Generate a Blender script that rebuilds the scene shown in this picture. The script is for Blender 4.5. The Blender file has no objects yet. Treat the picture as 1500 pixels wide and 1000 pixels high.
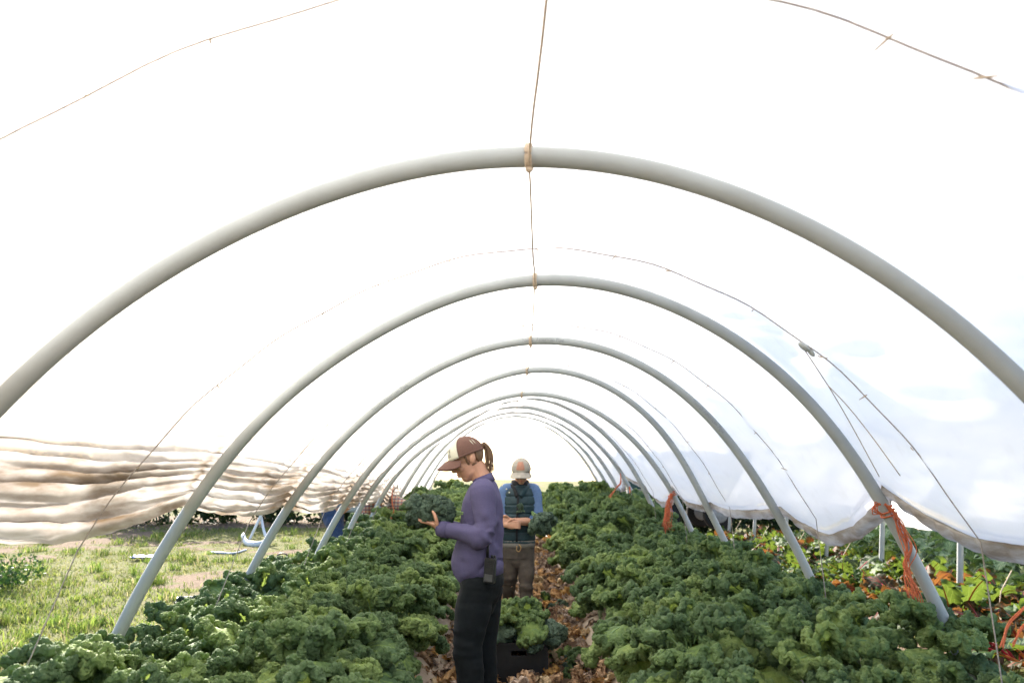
import bpy, math, random
import numpy as np
from mathutils import Vector, Matrix, Euler, Quaternion

random.seed(11)
rng = np.random.default_rng(11)
sc = bpy.context.scene
col = sc.collection
R = math.radians

# ------------------------------------------------------------------ camera, sky, sun, exposure
F = 1500 * 28 / 36.0            # focal length in photo pixels
CAM_H = 1.48
PITCH = math.atan(200 / F)
cam_d = bpy.data.cameras.new('camera')
cam_d.lens = 28
cam_d.sensor_width = 36
cam_d.clip_start = 0.05
cam_d.clip_end = 500
cam_d.dof.use_dof = True
cam_d.dof.focus_distance = 4.6
cam_d.dof.aperture_fstop = 3.5
cam = bpy.data.objects.new('camera', cam_d)
col.objects.link(cam)
cam.location = (0, 0, CAM_H)
cam.rotation_euler = (math.pi / 2 + PITCH, 0, 0)
sc.camera = cam

SUN_AZ, SUN_EL = R(-27), R(31)
world = bpy.data.worlds.new('World')
sc.world = world
world.use_nodes = True
wn = world.node_tree
sky_node = wn.nodes.new('ShaderNodeTexSky')
sky_node.sky_type = 'NISHITA'
sky_node.sun_disc = False
sky_node.sun_elevation = SUN_EL
sky_node.sun_rotation = SUN_AZ
sky_node.air_density = 0.8
sky_node.dust_density = 2.6
wn.links.new(sky_node.outputs[0], wn.nodes['Background'].inputs[0])
wn.nodes['Background'].inputs[1].default_value = 0.15

sun_l = bpy.data.lights.new('sun', 'SUN')
sun_l.energy = 4.6
sun_l.angle = R(0.5)
sun_l.color = (1.0, 0.93, 0.82)
sun = bpy.data.objects.new('sun', sun_l)
col.objects.link(sun)
SUN_DIR = Vector((math.sin(SUN_AZ) * math.cos(SUN_EL), math.cos(SUN_AZ) * math.cos(SUN_EL), math.sin(SUN_EL)))
sun.rotation_euler = (-SUN_DIR).to_track_quat('-Z', 'Y').to_euler()
sun.location = (-10, 10, 12)

sc.view_settings.view_transform = 'Standard'
sc.view_settings.look = 'None'
sc.view_settings.gamma = 1
sc.view_settings.use_curve_mapping = False
sc.view_settings.exposure = 1.85
sc.render.engine = 'CYCLES'
sc.cycles.use_denoising = True
sc.cycles.max_bounces = 10
sc.cycles.diffuse_bounces = 5
sc.cycles.transmission_bounces = 6
sc.cycles.transparent_max_bounces = 16
sc.cycles.sample_clamp_indirect = 6


# ------------------------------------------------------------------ helpers
def at(px, py, d):
    """photo pixel -> world point in the plane y = d"""
    u = (px - 750) / F
    v = (500 - py) / F
    c, s = math.cos(PITCH), math.sin(PITCH)
    k = d / (c - v * s)
    return Vector((u * k, d, CAM_H + (s + v * c) * k))


def sstep(a, b, x):
    t = np.clip((np.asarray(x, float) - a) / (b - a), 0, 1)
    return t * t * (3 - 2 * t)


def ground(x, y):
    """terrain height: level near the camera, the tunnel's far half climbs a little"""
    rise = 0.036 * np.maximum(0, np.asarray(y, float) - 8.5)
    rise = np.minimum(rise, 0.75)
    side = 1 - sstep(2.6, 4.2, x)
    return rise * side


def vnoise(x, y, seed=0):
    x = np.asarray(x, float); y = np.asarray(y, float)
    xi = np.floor(x).astype(np.int64); yi = np.floor(y).astype(np.int64)
    xf = x - xi; yf = y - yi

    def h(a, b):
        n = (a * 374761393 + b * 668265263 + seed * 974634777) & 0x7fffffff
        n = ((n ^ (n >> 13)) * 1274126177) & 0x7fffffff
        n = (n ^ (n >> 16)) & 0xffff
        return n / 32767.5 - 1
    sx = xf * xf * (3 - 2 * xf); sy = yf * yf * (3 - 2 * yf)
    a = h(xi, yi) * (1 - sx) + h(xi + 1, yi) * sx
    b = h(xi, yi + 1) * (1 - sx) + h(xi + 1, yi + 1) * sx
    return a * (1 - sy) + b * sy


class MB:
    """collects geometry; build() links it as one mesh object"""

    def __init__(self):
        self.v = []; self.f = []; self.m = []; self.n = 0

    def add(self, v, f, mi=0):
        v = np.asarray(v, float).reshape(-1, 3)
        self.v.append(v)
        self.f += [tuple(int(i) + self.n for i in q) for q in f]
        self.m += [mi] * len(f)
        self.n += len(v)
        return self

    def box(self, c, s, rot=None, mi=0):
        v = np.array([[x, y, z] for x in (-.5, .5) for y in (-.5, .5) for z in (-.5, .5)]) * np.array(s)
        if rot is not None:
            v = v @ np.array(Euler(rot).to_matrix()).T
        v = v + np.array(c)
        return self.add(v, [(0, 1, 3, 2), (4, 6, 7, 5), (0, 4, 5, 1), (2, 3, 7, 6), (0, 2, 6, 4), (1, 5, 7, 3)], mi)

    def tube(self, pts, r, seg=8, mi=0, caps=True, flat=1.0, side=None):
        pts = np.array([tuple(p) for p in pts], float)
        n = len(pts)
        r = np.broadcast_to(np.asarray(r, float), (n,)) if np.ndim(r) < 2 else np.asarray(r, float)
        t = np.gradient(pts, axis=0)
        t /= np.linalg.norm(t, axis=1)[:, None] + 1e-12
        ref = np.array(side if side is not None else (0.0, 0.0, 1.0), float)
        if side is None and abs(t[:, 2]).mean() > 0.8:
            ref = np.array((0.0, 1.0, 0.0))
        V = []
        a = np.arange(seg) / seg * 2 * math.pi
        for i in range(n):
            s = ref - t[i] * np.dot(ref, t[i])
            s /= np.linalg.norm(s) + 1e-12
            b = np.cross(t[i], s)
            ra, rb = (r[i], r[i] * flat) if np.ndim(r) < 2 else r[i]
            V.append(pts[i] + np.outer(np.cos(a) * ra, s) + np.outer(np.sin(a) * rb, b))
        V = np.concatenate(V)
        f = []
        for i in range(n - 1):
            for k in range(seg):
                k2 = (k + 1) % seg
                f.append((i * seg + k, i * seg + k2, (i + 1) * seg + k2, (i + 1) * seg + k))
        if caps:
            f.append(tuple(range(seg - 1, -1, -1)))
            f.append(tuple(range((n - 1) * seg, n * seg)))
        return self.add(V, f, mi)

    def ball(self, c, r, rot=None, nu=20, nv=12, mi=0):
        V = [(0, 0, 1)]
        for i in range(1, nv):
            th = math.pi * i / nv
            for k in range(nu):
                ph = 2 * math.pi * k / nu
                V.append((math.sin(th) * math.cos(ph), math.sin(th) * math.sin(ph), math.cos(th)))
        V.append((0, 0, -1))
        f = [(0, 1 + k, 1 + (k + 1) % nu) for k in range(nu)]
        for i in range(nv - 2):
            for k in range(nu):
                a = 1 + i * nu + k; b = 1 + i * nu + (k + 1) % nu
                f.append((a, a + nu, b + nu, b))
        last = len(V) - 1
        f += [(last, 1 + (nv - 2) * nu + (k + 1) % nu, 1 + (nv - 2) * nu + k) for k in range(nu)]
        V = np.array(V) * np.array(r if np.ndim(r) else (r, r, r))
        if rot is not None:
            V = V @ np.array(Euler(rot).to_matrix()).T
        return self.add(V + np.array(tuple(c)), f, mi)

    def xform(self, M):
        A = np.array(M.to_3x3()); t = np.array(M.translation)
        self.v = [v @ A.T + t for v in self.v]
        return self

    def merge(self, o):
        for v in o.v:
            self.v.append(v)
        self.f += [tuple(i + self.n for i in q) for q in o.f]
        self.m += o.m
        self.n += o.n
        return self

    def mesh(self, name, mats, smooth=True):
        me = bpy.data.meshes.new(name)
        V = np.concatenate(self.v)
        me.from_pydata(V.tolist(), [], self.f)
        for m in (mats if isinstance(mats, (list, tuple)) else [mats]):
            me.materials.append(m)
        if any(self.m):
            me.polygons.foreach_set('material_index', np.array(self.m, dtype=np.int32))
        if smooth:
            me.polygons.foreach_set('use_smooth', np.ones(len(me.polygons), dtype=bool))
        me.update()
        return me

    def build(self, name, mats, parent=None, smooth=True, loc=None):
        o = bpy.data.objects.new(name, self.mesh(name, mats, smooth))
        col.objects.link(o)
        if parent is not None:
            o.parent = parent
        if loc is not None:
            o.location = loc
        return o


def tag(o, label=None, cat=None, group=None, kind=None):
    if label: o['label'] = label
    if cat: o['category'] = cat
    if group: o['group'] = group
    if kind: o['kind'] = kind
    return o


def empty(name, loc, rz=0.0):
    o = bpy.data.objects.new(name, None)
    o.empty_display_size = 0.1
    o.location = loc
    o.rotation_euler = (0, 0, rz)
    col.objects.link(o)
    return o


def put(name, me, parent=None, M=None):
    o = bpy.data.objects.new(name, me)
    col.objects.link(o)
    if parent is not None:
        o.parent = parent
    if M is not None:
        o.matrix_basis = M
    return o


def bevel(o, w=0.01, seg=2):
    m = o.modifiers.new('bevel', 'BEVEL'); m.width = w; m.segments = seg
    m.limit_method = 'ANGLE'
    return o


def catmull(pts, per=6):
    P = np.array([tuple(p) for p in pts], float)
    P = np.vstack([2 * P[0] - P[1], P, 2 * P[-1] - P[-2]])
    out = []
    for i in range(1, len(P) - 2):
        p0, p1, p2, p3 = P[i - 1:i + 3]
        for k in range(per):
            t = k / per
            out.append(.5 * (2 * p1 + (p2 - p0) * t + (2 * p0 - 5 * p1 + 4 * p2 - p3) * t * t + (3 * p1 - p0 - 3 * p2 + p3) * t ** 3))
    out.append(P[-2])
    return np.array(out)


# ------------------------------------------------------------------ materials
def new_mat(name):
    m = bpy.data.materials.new(name)
    m.use_nodes = True
    nt = m.node_tree
    return m, nt, nt.nodes['Principled BSDF'], nt.nodes['Material Output']


def nd(nt, t, **kw):
    n = nt.nodes.new(t)
    for k, v in kw.items():
        setattr(n, k, v)
    return n


def ramp(nt, stops, src=None):
    r = nd(nt, 'ShaderNodeValToRGB')
    e = r.color_ramp.elements
    while len(e) < len(stops):
        e.new(0.5)
    for i, (p, c) in enumerate(stops):
        e[i].position = p
        e[i].color = (*c, 1) if len(c) == 3 else c
    if src is not None:
        nt.links.new(src, r.inputs[0])
    return r


def noise(nt, scale, detail=4, coord=None, rough=0.55):
    n = nd(nt, 'ShaderNodeTexNoise')
    n.inputs['Scale'].default_value = scale
    n.inputs['Detail'].default_value = detail
    n.inputs['Roughness'].default_value = rough
    if coord is not None:
        nt.links.new(coord, n.inputs['Vector'])
    return n


def mixc(nt, a, b, fac, mode='MIX'):
    m = nd(nt, 'ShaderNodeMix', data_type='RGBA', blend_type=mode)
    for s, v in ((6, a), (7, b)):
        if isinstance(v, (tuple, list)):
            m.inputs[s].default_value = (*v, 1) if len(v) == 3 else v
        else:
            nt.links.new(v, m.inputs[s])
    if isinstance(fac, (int, float)):
        m.inputs[0].default_value = fac
    else:
        nt.links.new(fac, m.inputs[0])
    return m.outputs[2]


def bump(nt, h, strength, dist, bsdf):
    b = nd(nt, 'ShaderNodeBump')
    b.inputs['Strength'].default_value = strength
    b.inputs['Distance'].default_value = dist
    nt.links.new(h, b.inputs['Height'])
    nt.links.new(b.outputs[0], bsdf.inputs['Normal'])
    return b


def mat_simple(name, c1, c2=None, scale=20, rough=0.6, bump_s=0.0, bump_scale=None, spec=0.4, metal=0.0, dist=0.01):
    m, nt, b, out = new_mat(name)
    tc = nd(nt, 'ShaderNodeTexCoord')
    if c2 is None:
        c2 = tuple(x * 0.75 for x in c1)
    n = noise(nt, scale, 5, tc.outputs['Object'])
    r = ramp(nt, [(0.3, c2), (0.7, c1)], n.outputs['Fac'])
    nt.links.new(r.outputs[0], b.inputs['Base Color'])
    b.inputs['Roughness'].default_value = rough
    b.inputs['Specular IOR Level'].default_value = spec
    b.inputs['Metallic'].default_value = metal
    if bump_s:
        n2 = noise(nt, bump_scale or scale * 3, 4, tc.outputs['Object'])
        bump(nt, n2.outputs['Fac'], bump_s, dist, b)
    return m


def mat_leaf(name, dark, mid, light, trans, edge=None, tfac=0.35, rough=0.5, hue_var=0.5, vein=None, crinkle=None):
    """leaf: object-random tint, margin tint from the UV, some light let through"""
    m, nt, b, out = new_mat(name)
    uv = nd(nt, 'ShaderNodeUVMap'); uv.uv_map = 'UVMap'
    sep = nd(nt, 'ShaderNodeSeparateXYZ')
    nt.links.new(uv.outputs[0], sep.inputs[0])
    oi = nd(nt, 'ShaderNodeObjectInfo')
    tc = nd(nt, 'ShaderNodeTexCoord')
    n = noise(nt, 22, 5, tc.outputs['Object'])
    add = nd(nt, 'ShaderNodeMath', operation='MULTIPLY_ADD')
    nt.links.new(oi.outputs['Random'], add.inputs[0])
    add.inputs[1].default_value = hue_var
    nt.links.new(n.outputs['Fac'], add.inputs[2])
    sub = nd(nt, 'ShaderNodeMath', operation='SUBTRACT')
    nt.links.new(add.outputs[0], sub.inputs[0])
    sub.inputs[1].default_value = hue_var * 0.5
    r = ramp(nt, [(0.2, dark), (0.5, mid), (0.85, light)], sub.outputs[0])
    c = r.outputs[0]
    ab = nd(nt, 'ShaderNodeMath', operation='ABSOLUTE')
    nt.links.new(sep.outputs[1], ab.inputs[0])
    if edge is not None:
        er = ramp(nt, [(0.45, (0, 0, 0)), (0.95, (.42, .42, .42))], ab.outputs[0])
        c = mixc(nt, c, edge, er.outputs[0])
    if vein is not None:
        w = nd(nt, 'ShaderNodeTexWave', wave_type='BANDS', bands_direction='DIAGONAL')
        w.inputs['Scale'].default_value = 3.2
        w.inputs['Distortion'].default_value = 1.5
        cx = nd(nt, 'ShaderNodeCombineXYZ')
        nt.links.new(sep.outputs[0], cx.inputs[0])
        neg = nd(nt, 'ShaderNodeMath', operation='MULTIPLY'); neg.inputs[1].default_value = -0.6
        nt.links.new(ab.outputs[0], neg.inputs[0])
        nt.links.new(neg.outputs[0], cx.inputs[1])
        nt.links.new(cx.outputs[0], w.inputs['Vector'])
        vr = ramp(nt, [(0.86, (0, 0, 0)), (1.0, (.7, .7, .7))], w.outputs['Fac'])
        vm = ramp(nt, [(0.5, (1, 1, 1)), (0.7, (0, 0, 0))], ab.outputs[0])
        c = mixc(nt, c, vein, mixc(nt, vr.outputs[0], vm.outputs[0], 1.0, 'MULTIPLY'))
        mr = ramp(nt, [(0.0, (1, 1, 1)), (0.05, (0, 0, 0))], ab.outputs[0])
        c = mixc(nt, c, vein, mr.outputs[0])
    nt.links.new(c, b.inputs['Base Color'])
    b.inputs['Roughness'].default_value = rough
    b.inputs['Specular IOR Level'].default_value = 0.2
    n2 = noise(nt, crinkle or 120, 3, tc.outputs['Object'])
    bump(nt, n2.outputs['Fac'], 0.9 if crinkle else 0.5, 0.014 if crinkle else .004, b)
    tr = nd(nt, 'ShaderNodeBsdfTranslucent')
    nt.links.new(mixc(nt, c, trans, 0.65), tr.inputs['Color'])
    mx = nd(nt, 'ShaderNodeMixShader')
    mx.inputs[0].default_value = tfac
    nt.links.new(b.outputs[0], mx.inputs[1])
    nt.links.new(tr.outputs[0], mx.inputs[2])
    nt.links.new(mx.outputs[0], out.inputs[0])
    return m


def mat_film(name, white=(.94, .925, .90), dirt=(.155, .096, .040), transp=0.06, tmix=0.64):
    m, nt, b, out = new_mat(name)
    nt.nodes.remove(b)
    at_ = nd(nt, 'ShaderNodeAttribute'); at_.attribute_name = 'dirt'
    tc = nd(nt, 'ShaderNodeTexCoord')
    mp = nd(nt, 'ShaderNodeMapping')
    mp.inputs['Scale'].default_value = (6, 1.4, 6)
    nt.links.new(tc.outputs['Object'], mp.inputs[0])
    n = noise(nt, 2.2, 6, mp.outputs[0], 0.62)
    mul = nd(nt, 'ShaderNodeMath', operation='MULTIPLY')
    rr = ramp(nt, [(0.28, (.55, .55, .55)), (0.62, (1.0, 1.0, 1.0))], n.outputs['Fac'])
    nt.links.new(rr.outputs[0], mul.inputs[0]); nt.links.new(at_.outputs['Fac'], mul.inputs[1])
    n3 = noise(nt, 1.3, 3, tc.outputs['Object'])
    dc = ramp(nt, [(0.35, tuple(x * .78 + .06 for x in dirt)), (0.62, dirt)], n3.outputs['Fac'])
    c0 = mixc(nt, white, dc.outputs[0], mul.outputs[0])
    n2 = noise(nt, 9, 5, tc.outputs['Object'])
    sp = ramp(nt, [(0.55, (1, 1, 1)), (0.75, (.955, .95, .94))], n2.outputs['Fac'])
    c = mixc(nt, c0, sp.outputs[0], 1.0, 'MULTIPLY')
    mp2 = nd(nt, 'ShaderNodeMapping')
    mp2.inputs['Rotation'].default_value = (0.5, 0.3, 0.6)
    mp2.inputs['Scale'].default_value = (3, 1.2, 3)
    nt.links.new(tc.outputs['Object'], mp2.inputs[0])
    nb = noise(nt, 2.6, 1, mp2.outputs[0], 0.4)
    bp = nd(nt, 'ShaderNodeBump')
    bp.inputs['Strength'].default_value = 0.06
    bp.inputs['Distance'].default_value = 0.02
    nt.links.new(nb.outputs['Fac'], bp.inputs['Height'])
    tr = nd(nt, 'ShaderNodeBsdfTranslucent')
    df = nd(nt, 'ShaderNodeBsdfDiffuse')
    gl = nd(nt, 'ShaderNodeBsdfGlossy'); gl.inputs['Roughness'].default_value = 0.35
    for s in (tr, df):
        nt.links.new(c, s.inputs['Color'])
    for s in (tr, df, gl):
        nt.links.new(bp.outputs[0], s.inputs['Normal'])
    tp = nd(nt, 'ShaderNodeBsdfTransparent')
    nt.links.new(c, tp.inputs['Color'])

    def mx(a, b_, f):
        k = nd(nt, 'ShaderNodeMixShader'); k.inputs[0].default_value = f
        nt.links.new(a.outputs[0], k.inputs[1]); nt.links.new(b_.outputs[0], k.inputs[2])
        return k
    k = mx(df, tr, tmix)
    k = mx(k, gl, 0.04)
    k = mx(k, tp, transp)
    nt.links.new(k.outputs[0], out.inputs[0])
    return m


M = {}
M['film'] = mat_film('translucent_film')
M['pvc'] = mat_simple('pvc', (.35, .37, .36), (.30, .315, .30), 6, 0.42, 0.05, 60)
M['rope'] = mat_simple('rope', (.40, .35, .30), (.26, .22, .20), 60, 0.9)
M['cord'] = mat_simple('pale_cord', (.52, .42, .31), (.40, .31, .22), 80, 0.9)
M['twine'] = mat_simple('orange_twine', (.62, .17, .07), (.48, .12, .06), 90, 0.85)
M['kale'] = mat_leaf('kale_leaf', (.078, .138, .062), (.145, .230, .076), (.250, .335, .090), (.34, .45, .08),
                     edge=(.165, .240, .110), tfac=0.34, rough=0.68, hue_var=1.0, vein=(.20, .30, .08), crinkle=85)
M['kale_blue'] = mat_leaf('kale_leaf_bluish', (.065, .110, .078), (.105, .165, .110), (.160, .225, .145), (.20, .32, .12),
                          edge=(.135, .195, .140), tfac=0.22, rough=0.5, hue_var=0.6, vein=(.16, .25, .14), crinkle=95)
M['rib'] = mat_simple('kale_rib', (.22, .33, .13), (.15, .25, .09), 30, 0.5)
M['stem'] = mat_simple('kale_stem', (.23, .29, .14), (.15, .18, .09), 25, 0.7, 0.3, 60)
M['chard'] = mat_leaf('chard_leaf', (.013, .036, .012), (.025, .066, .017), (.052, .105, .023), (.19, .26, .03),
                      tfac=0.36, rough=0.55, hue_var=0.9, vein=(.20, .25, .08))
M['chard_red'] = mat_leaf('chard_leaf_red', (.02, .03, .015), (.036, .05, .018), (.09, .06, .02), (.34, .13, .03),
                          tfac=0.36, rough=0.55, hue_var=0.7, vein=(.35, .05, .04))
M['collard'] = mat_leaf('collard_leaf', (.030, .065, .042), (.048, .098, .058), (.075, .14, .075), (.18, .30, .07),
                        tfac=0.25, rough=0.55, hue_var=0.6, vein=(.22, .30, .17))
M['stalk_red'] = mat_simple('stalk_red', (.50, .05, .07), (.35, .03, .05), 20, 0.35)
M['stalk_orange'] = mat_simple('stalk_orange', (.62, .20, .05), (.5, .12, .04), 20, 0.35)
M['stalk_yellow'] = mat_simple('stalk_yellow', (.55, .42, .08), (.45, .33, .06), 20, 0.35)
M['soil'] = mat_simple('soil', (.16, .105, .065), (.085, .055, .036), 9, 0.95, 0.8, 40, 0.1, dist=0.03)
M['mulch'] = mat_simple('mulch_sheet', (.34, .27, .195), (.22, .165, .115), 5, 0.7, 0.4, 14, 0.3, dist=0.02)
M['black_plastic'] = mat_simple('black_plastic', (.009, .010, .011), (.006, .0065, .0075), 12, 0.42, 0.1, 80)
M['skin'] = mat_simple('skin', (.52, .29, .195), (.45, .235, .15), 18, 0.5, 0.08, 120, 0.35)
M['skin'].node_tree.nodes['Principled BSDF'].inputs['Subsurface Weight'].default_value = 0.12
M['skin'].node_tree.nodes['Principled BSDF'].inputs['Subsurface Radius'].default_value = (.02, .008, .004)
M['hair'] = mat_simple('hair', (.24, .145, .080), (.12, .070, .040), 14, 0.45, 0.4, 140)
M['sweater'] = mat_simple('purple_knit', (.098, .088, .165), (.080, .073, .138), 240, 0.95, 0.35, 420, 0.15, dist=0.004)
M['jeans'] = mat_simple('dark_denim', (.0055, .0085, .0095), (.0035, .005, .0062), 40, 0.85, 0.3, 300, 0.2, dist=0.004)
M['blue_jeans'] = mat_simple('blue_denim', (.045, .075, .15), (.028, .05, .11), 20, 0.9, 0.2, 200)
M['vest'] = mat_simple('quilted_teal', (.012, .040, .050), (.008, .026, .034), 30, 0.6, 0.2, 120)
M['vest_dark'] = mat_simple('vest_lining', (.012, .014, .017), (.008, .009, .011), 40, 0.85)
M['shirt'] = mat_simple('blue_shirt', (.10, .17, .31), (.08, .135, .26), 60, 0.9, 0.2, 300)
M['trousers'] = mat_simple('brown_work_cloth', (.085, .070, .054), (.056, .046, .037), 20, 0.9, 0.3, 200)
M['undershirt'] = mat_simple('grey_tee', (.20, .19, .165), (.16, .15, .13), 40, 0.9)
M['boot'] = mat_simple('boot', (.05, .04, .032), (.03, .025, .02), 20, 0.8)
M['cap_brown'] = mat_simple('cap_brown', (.145, .075, .055), (.115, .06, .045), 160, 0.9, 0.25, 300)
M['cap_cream'] = mat_simple('cap_cream', (.62, .60, .47), (.56, .54, .42), 120, 0.85)
M['cap_grey'] = mat_simple('cap_grey', (.36, .33, .28), (.26, .24, .20), 30, 0.9, 0.2, 200)
M['ink'] = mat_simple('ink', (.02, .02, .022), (.015, .015, .017), 20, 0.8)
M['patch'] = mat_simple('rust_patch', (.42, .20, .13), (.30, .17, .12), 45, 0.9)
M['lip'] = mat_simple('lip', (.40, .15, .12), (.34, .12, .10), 20, 0.5)
M['brass'] = mat_simple('brass', (.42, .27, .12), (.30, .19, .08), 30, 0.35, metal=0.8)
M['grey_metal'] = mat_simple('grey_metal', (.30, .31, .32), (.22, .23, .24), 20, 0.5, metal=0.3)


def mat_vcol(name, attr='tint', rough=0.7, tfac=0.0, spec=0.3, bump_s=0.0):
    m, nt, b, out = new_mat(name)
    a = nd(nt, 'ShaderNodeAttribute'); a.attribute_name = attr
    nt.links.new(a.outputs['Color'], b.inputs['Base Color'])
    b.inputs['Roughness'].default_value = rough
    b.inputs['Specular IOR Level'].default_value = spec
    if bump_s:
        tc = nd(nt, 'ShaderNodeTexCoord')
        n2 = noise(nt, 90, 4, tc.outputs['Object'])
        bump(nt, n2.outputs['Fac'], bump_s, 0.01, b)
    if tfac:
        tr = nd(nt, 'ShaderNodeBsdfTranslucent')
        nt.links.new(a.outputs['Color'], tr.inputs['Color'])
        mx = nd(nt, 'ShaderNodeMixShader'); mx.inputs[0].default_value = tfac
        nt.links.new(b.outputs[0], mx.inputs[1]); nt.links.new(tr.outputs[0], mx.inputs[2])
        nt.links.new(mx.outputs[0], out.inputs[0])
    return m


M['grass'] = mat_vcol('grass_blades', rough=0.5, tfac=0.45)
M['foliage'] = mat_vcol('foliage', rough=0.55, tfac=0.25)
M['litter'] = mat_vcol('dry_litter', rough=0.85, tfac=0.2, spec=0.15, bump_s=0.6)


def mat_plaid():
    m, nt, b, out = new_mat('plaid_flannel')
    tc = nd(nt, 'ShaderNodeTexCoord')
    c = (.42, .34, .26)
    for d_, colr in (('X', (.30, .07, .05)), ('Z', (.05, .07, .12))):
        w = nd(nt, 'ShaderNodeTexWave', wave_type='BANDS', bands_direction=d_)
        w.inputs['Scale'].default_value = 6
        nt.links.new(tc.outputs['Object'], w.inputs['Vector'])
        r = ramp(nt, [(0.55, (0, 0, 0)), (0.7, (.75, .75, .75))], w.outputs['Fac'])
        c = mixc(nt, c, colr, r.outputs[0])
    nt.links.new(c, b.inputs['Base Color'])
    b.inputs['Roughness'].default_value = 0.9
    return m


M['plaid'] = mat_plaid()


def mat_field():
    m, nt, b, out = new_mat('field_ground')
    tc = nd(nt, 'ShaderNodeTexCoord')
    n = noise(nt, 0.55, 6, tc.outputs['Object'], 0.6)
    n2 = noise(nt, 18, 6, tc.outputs['Object'], 0.7)
    g = ramp(nt, [(0.3, (.08, .095, .028)), (0.7, (.19, .18, .07))], n2.outputs['Fac'])
    s = ramp(nt, [(0.3, (.12, .085, .055)), (0.7, (.24, .175, .12))], n2.outputs['Fac'])
    ba = nd(nt, 'ShaderNodeAttribute'); ba.attribute_name = 'bare'
    k = ramp(nt, [(0.35, (0, 0, 0)), (0.65, (1, 1, 1))], ba.outputs['Fac'])
    c = mixc(nt, g.outputs[0], s.outputs[0], k.outputs[0])
    nt.links.new(c, b.inputs['Base Color'])
    b.inputs['Roughness'].default_value = 0.95
    b.inputs['Specular IOR Level'].default_value = 0.1
    bump(nt, n2.outputs['Fac'], 0.9, 0.03, b)
    return m


M['field'] = mat_field()


def set_tint(me, cols):
    """per-vertex colours -> 'tint' attribute"""
    a = me.attributes.new('tint', 'FLOAT_COLOR', 'POINT')
    c = np.ones((len(me.vertices), 4), np.float32)
    c[:, :3] = cols
    a.data.foreach_set('color', c.ravel())


# ------------------------------------------------------------------ ground
def grid_mesh(name, xs, ys, zf, mat):
    X, Y = np.meshgrid(xs, ys, indexing='ij')
    Z = zf(X, Y)
    V = np.stack([X, Y, Z], -1).reshape(-1, 3)
    nx, ny = len(xs), len(ys)
    i = np.arange(nx - 1)[:, None] * ny + np.arange(ny - 1)[None]
    f = np.stack([i, i + ny, i + ny + 1, i + 1], -1).reshape(-1, 4)
    me = bpy.data.meshes.new(name)
    me.from_pydata(V.tolist(), [], f.tolist())
    me.materials.append(mat)
    me.polygons.foreach_set('use_smooth', np.ones(len(me.polygons), dtype=bool))
    return me


def field_z(X, Y):
    z = ground(X, Y) + 0.02 * vnoise(X * .9, Y * .9, 3) + 0.008 * vnoise(X * 4, Y * 4, 4)
    inside = sstep(2.6, 2.2, np.abs(X - .1)) * sstep(-4, -3, Y) * (1 - sstep(19, 20, Y))
    return z - 0.05 * inside


xs = np.concatenate([np.linspace(-260, -20, 16), np.linspace(-18, 18, 145), np.linspace(20, 260, 16)])
ys = np.concatenate([np.linspace(-60, -8, 8), np.linspace(-6, 30, 145), np.linspace(32, 400, 24)])
def bare(X, Y):
    """1 where the field is bare soil"""
    X = np.asarray(X, float); Y = np.asarray(Y, float)
    n_ = .55 * vnoise(X * .5 + 3, Y * .7, 71) + .35 * vnoise(X * 1.4, Y * 1.9, 72) + .2 * vnoise(X * 4, Y * 4, 73)
    b_ = sstep(.12, .4, n_)
    return np.maximum(b_, sstep(18.3, 18.9, Y + .4 * vnoise(X, Y, 74)) * sstep(23, 21, Y) * .95)


gm = put('ground', grid_mesh('ground', xs, ys, field_z, M['field']))
_co = np.zeros(len(gm.data.vertices) * 3); gm.data.vertices.foreach_get('co', _co); _co = _co.reshape(-1, 3)
gm.data.attributes.new('bare', 'FLOAT', 'POINT').data.foreach_set('value', bare(_co[:, 0], _co[:, 1]).astype(np.float32))
tag(gm, 'rough grassy field with bare brown patches outside the tunnel', kind='structure')


def path_z(X, Y):
    return ground(X, Y) + 0.015 * vnoise(X * 5, Y * 5, 8) + 0.012 * vnoise(X * 13, Y * 13, 9) + 0.002


path = put('path', grid_mesh('path', np.linspace(-.75, .85, 40), np.linspace(-3, 19, 300), path_z, M['soil']))
tag(path, 'soil path littered with dry leaves between the two kale beds', kind='structure')

BEDS = {'left': (-2.12, -0.50), 'right': (0.60, 2.24)}
for side_name, (xa, xb) in BEDS.items():
    def bed_z(X, Y, xa=xa, xb=xb):
        t = (X - xa) / (xb - xa)
        prof = sstep(0, .14, t) * sstep(1, .86, t)
        return ground(X, Y) - 0.02 + 0.15 * prof + 0.012 * vnoise(X * 6, Y * 3, 5) * prof + .005 * vnoise(X * 17, Y * 11, 6)
    o = put('bed_' + side_name, grid_mesh('bed', np.linspace(xa, xb, 36), np.linspace(-3, 18.2, 280), bed_z, M['mulch']))
    tag(o, f'raised {side_name} planting bed covered with dusty tan mulch sheet', kind='structure')


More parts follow.
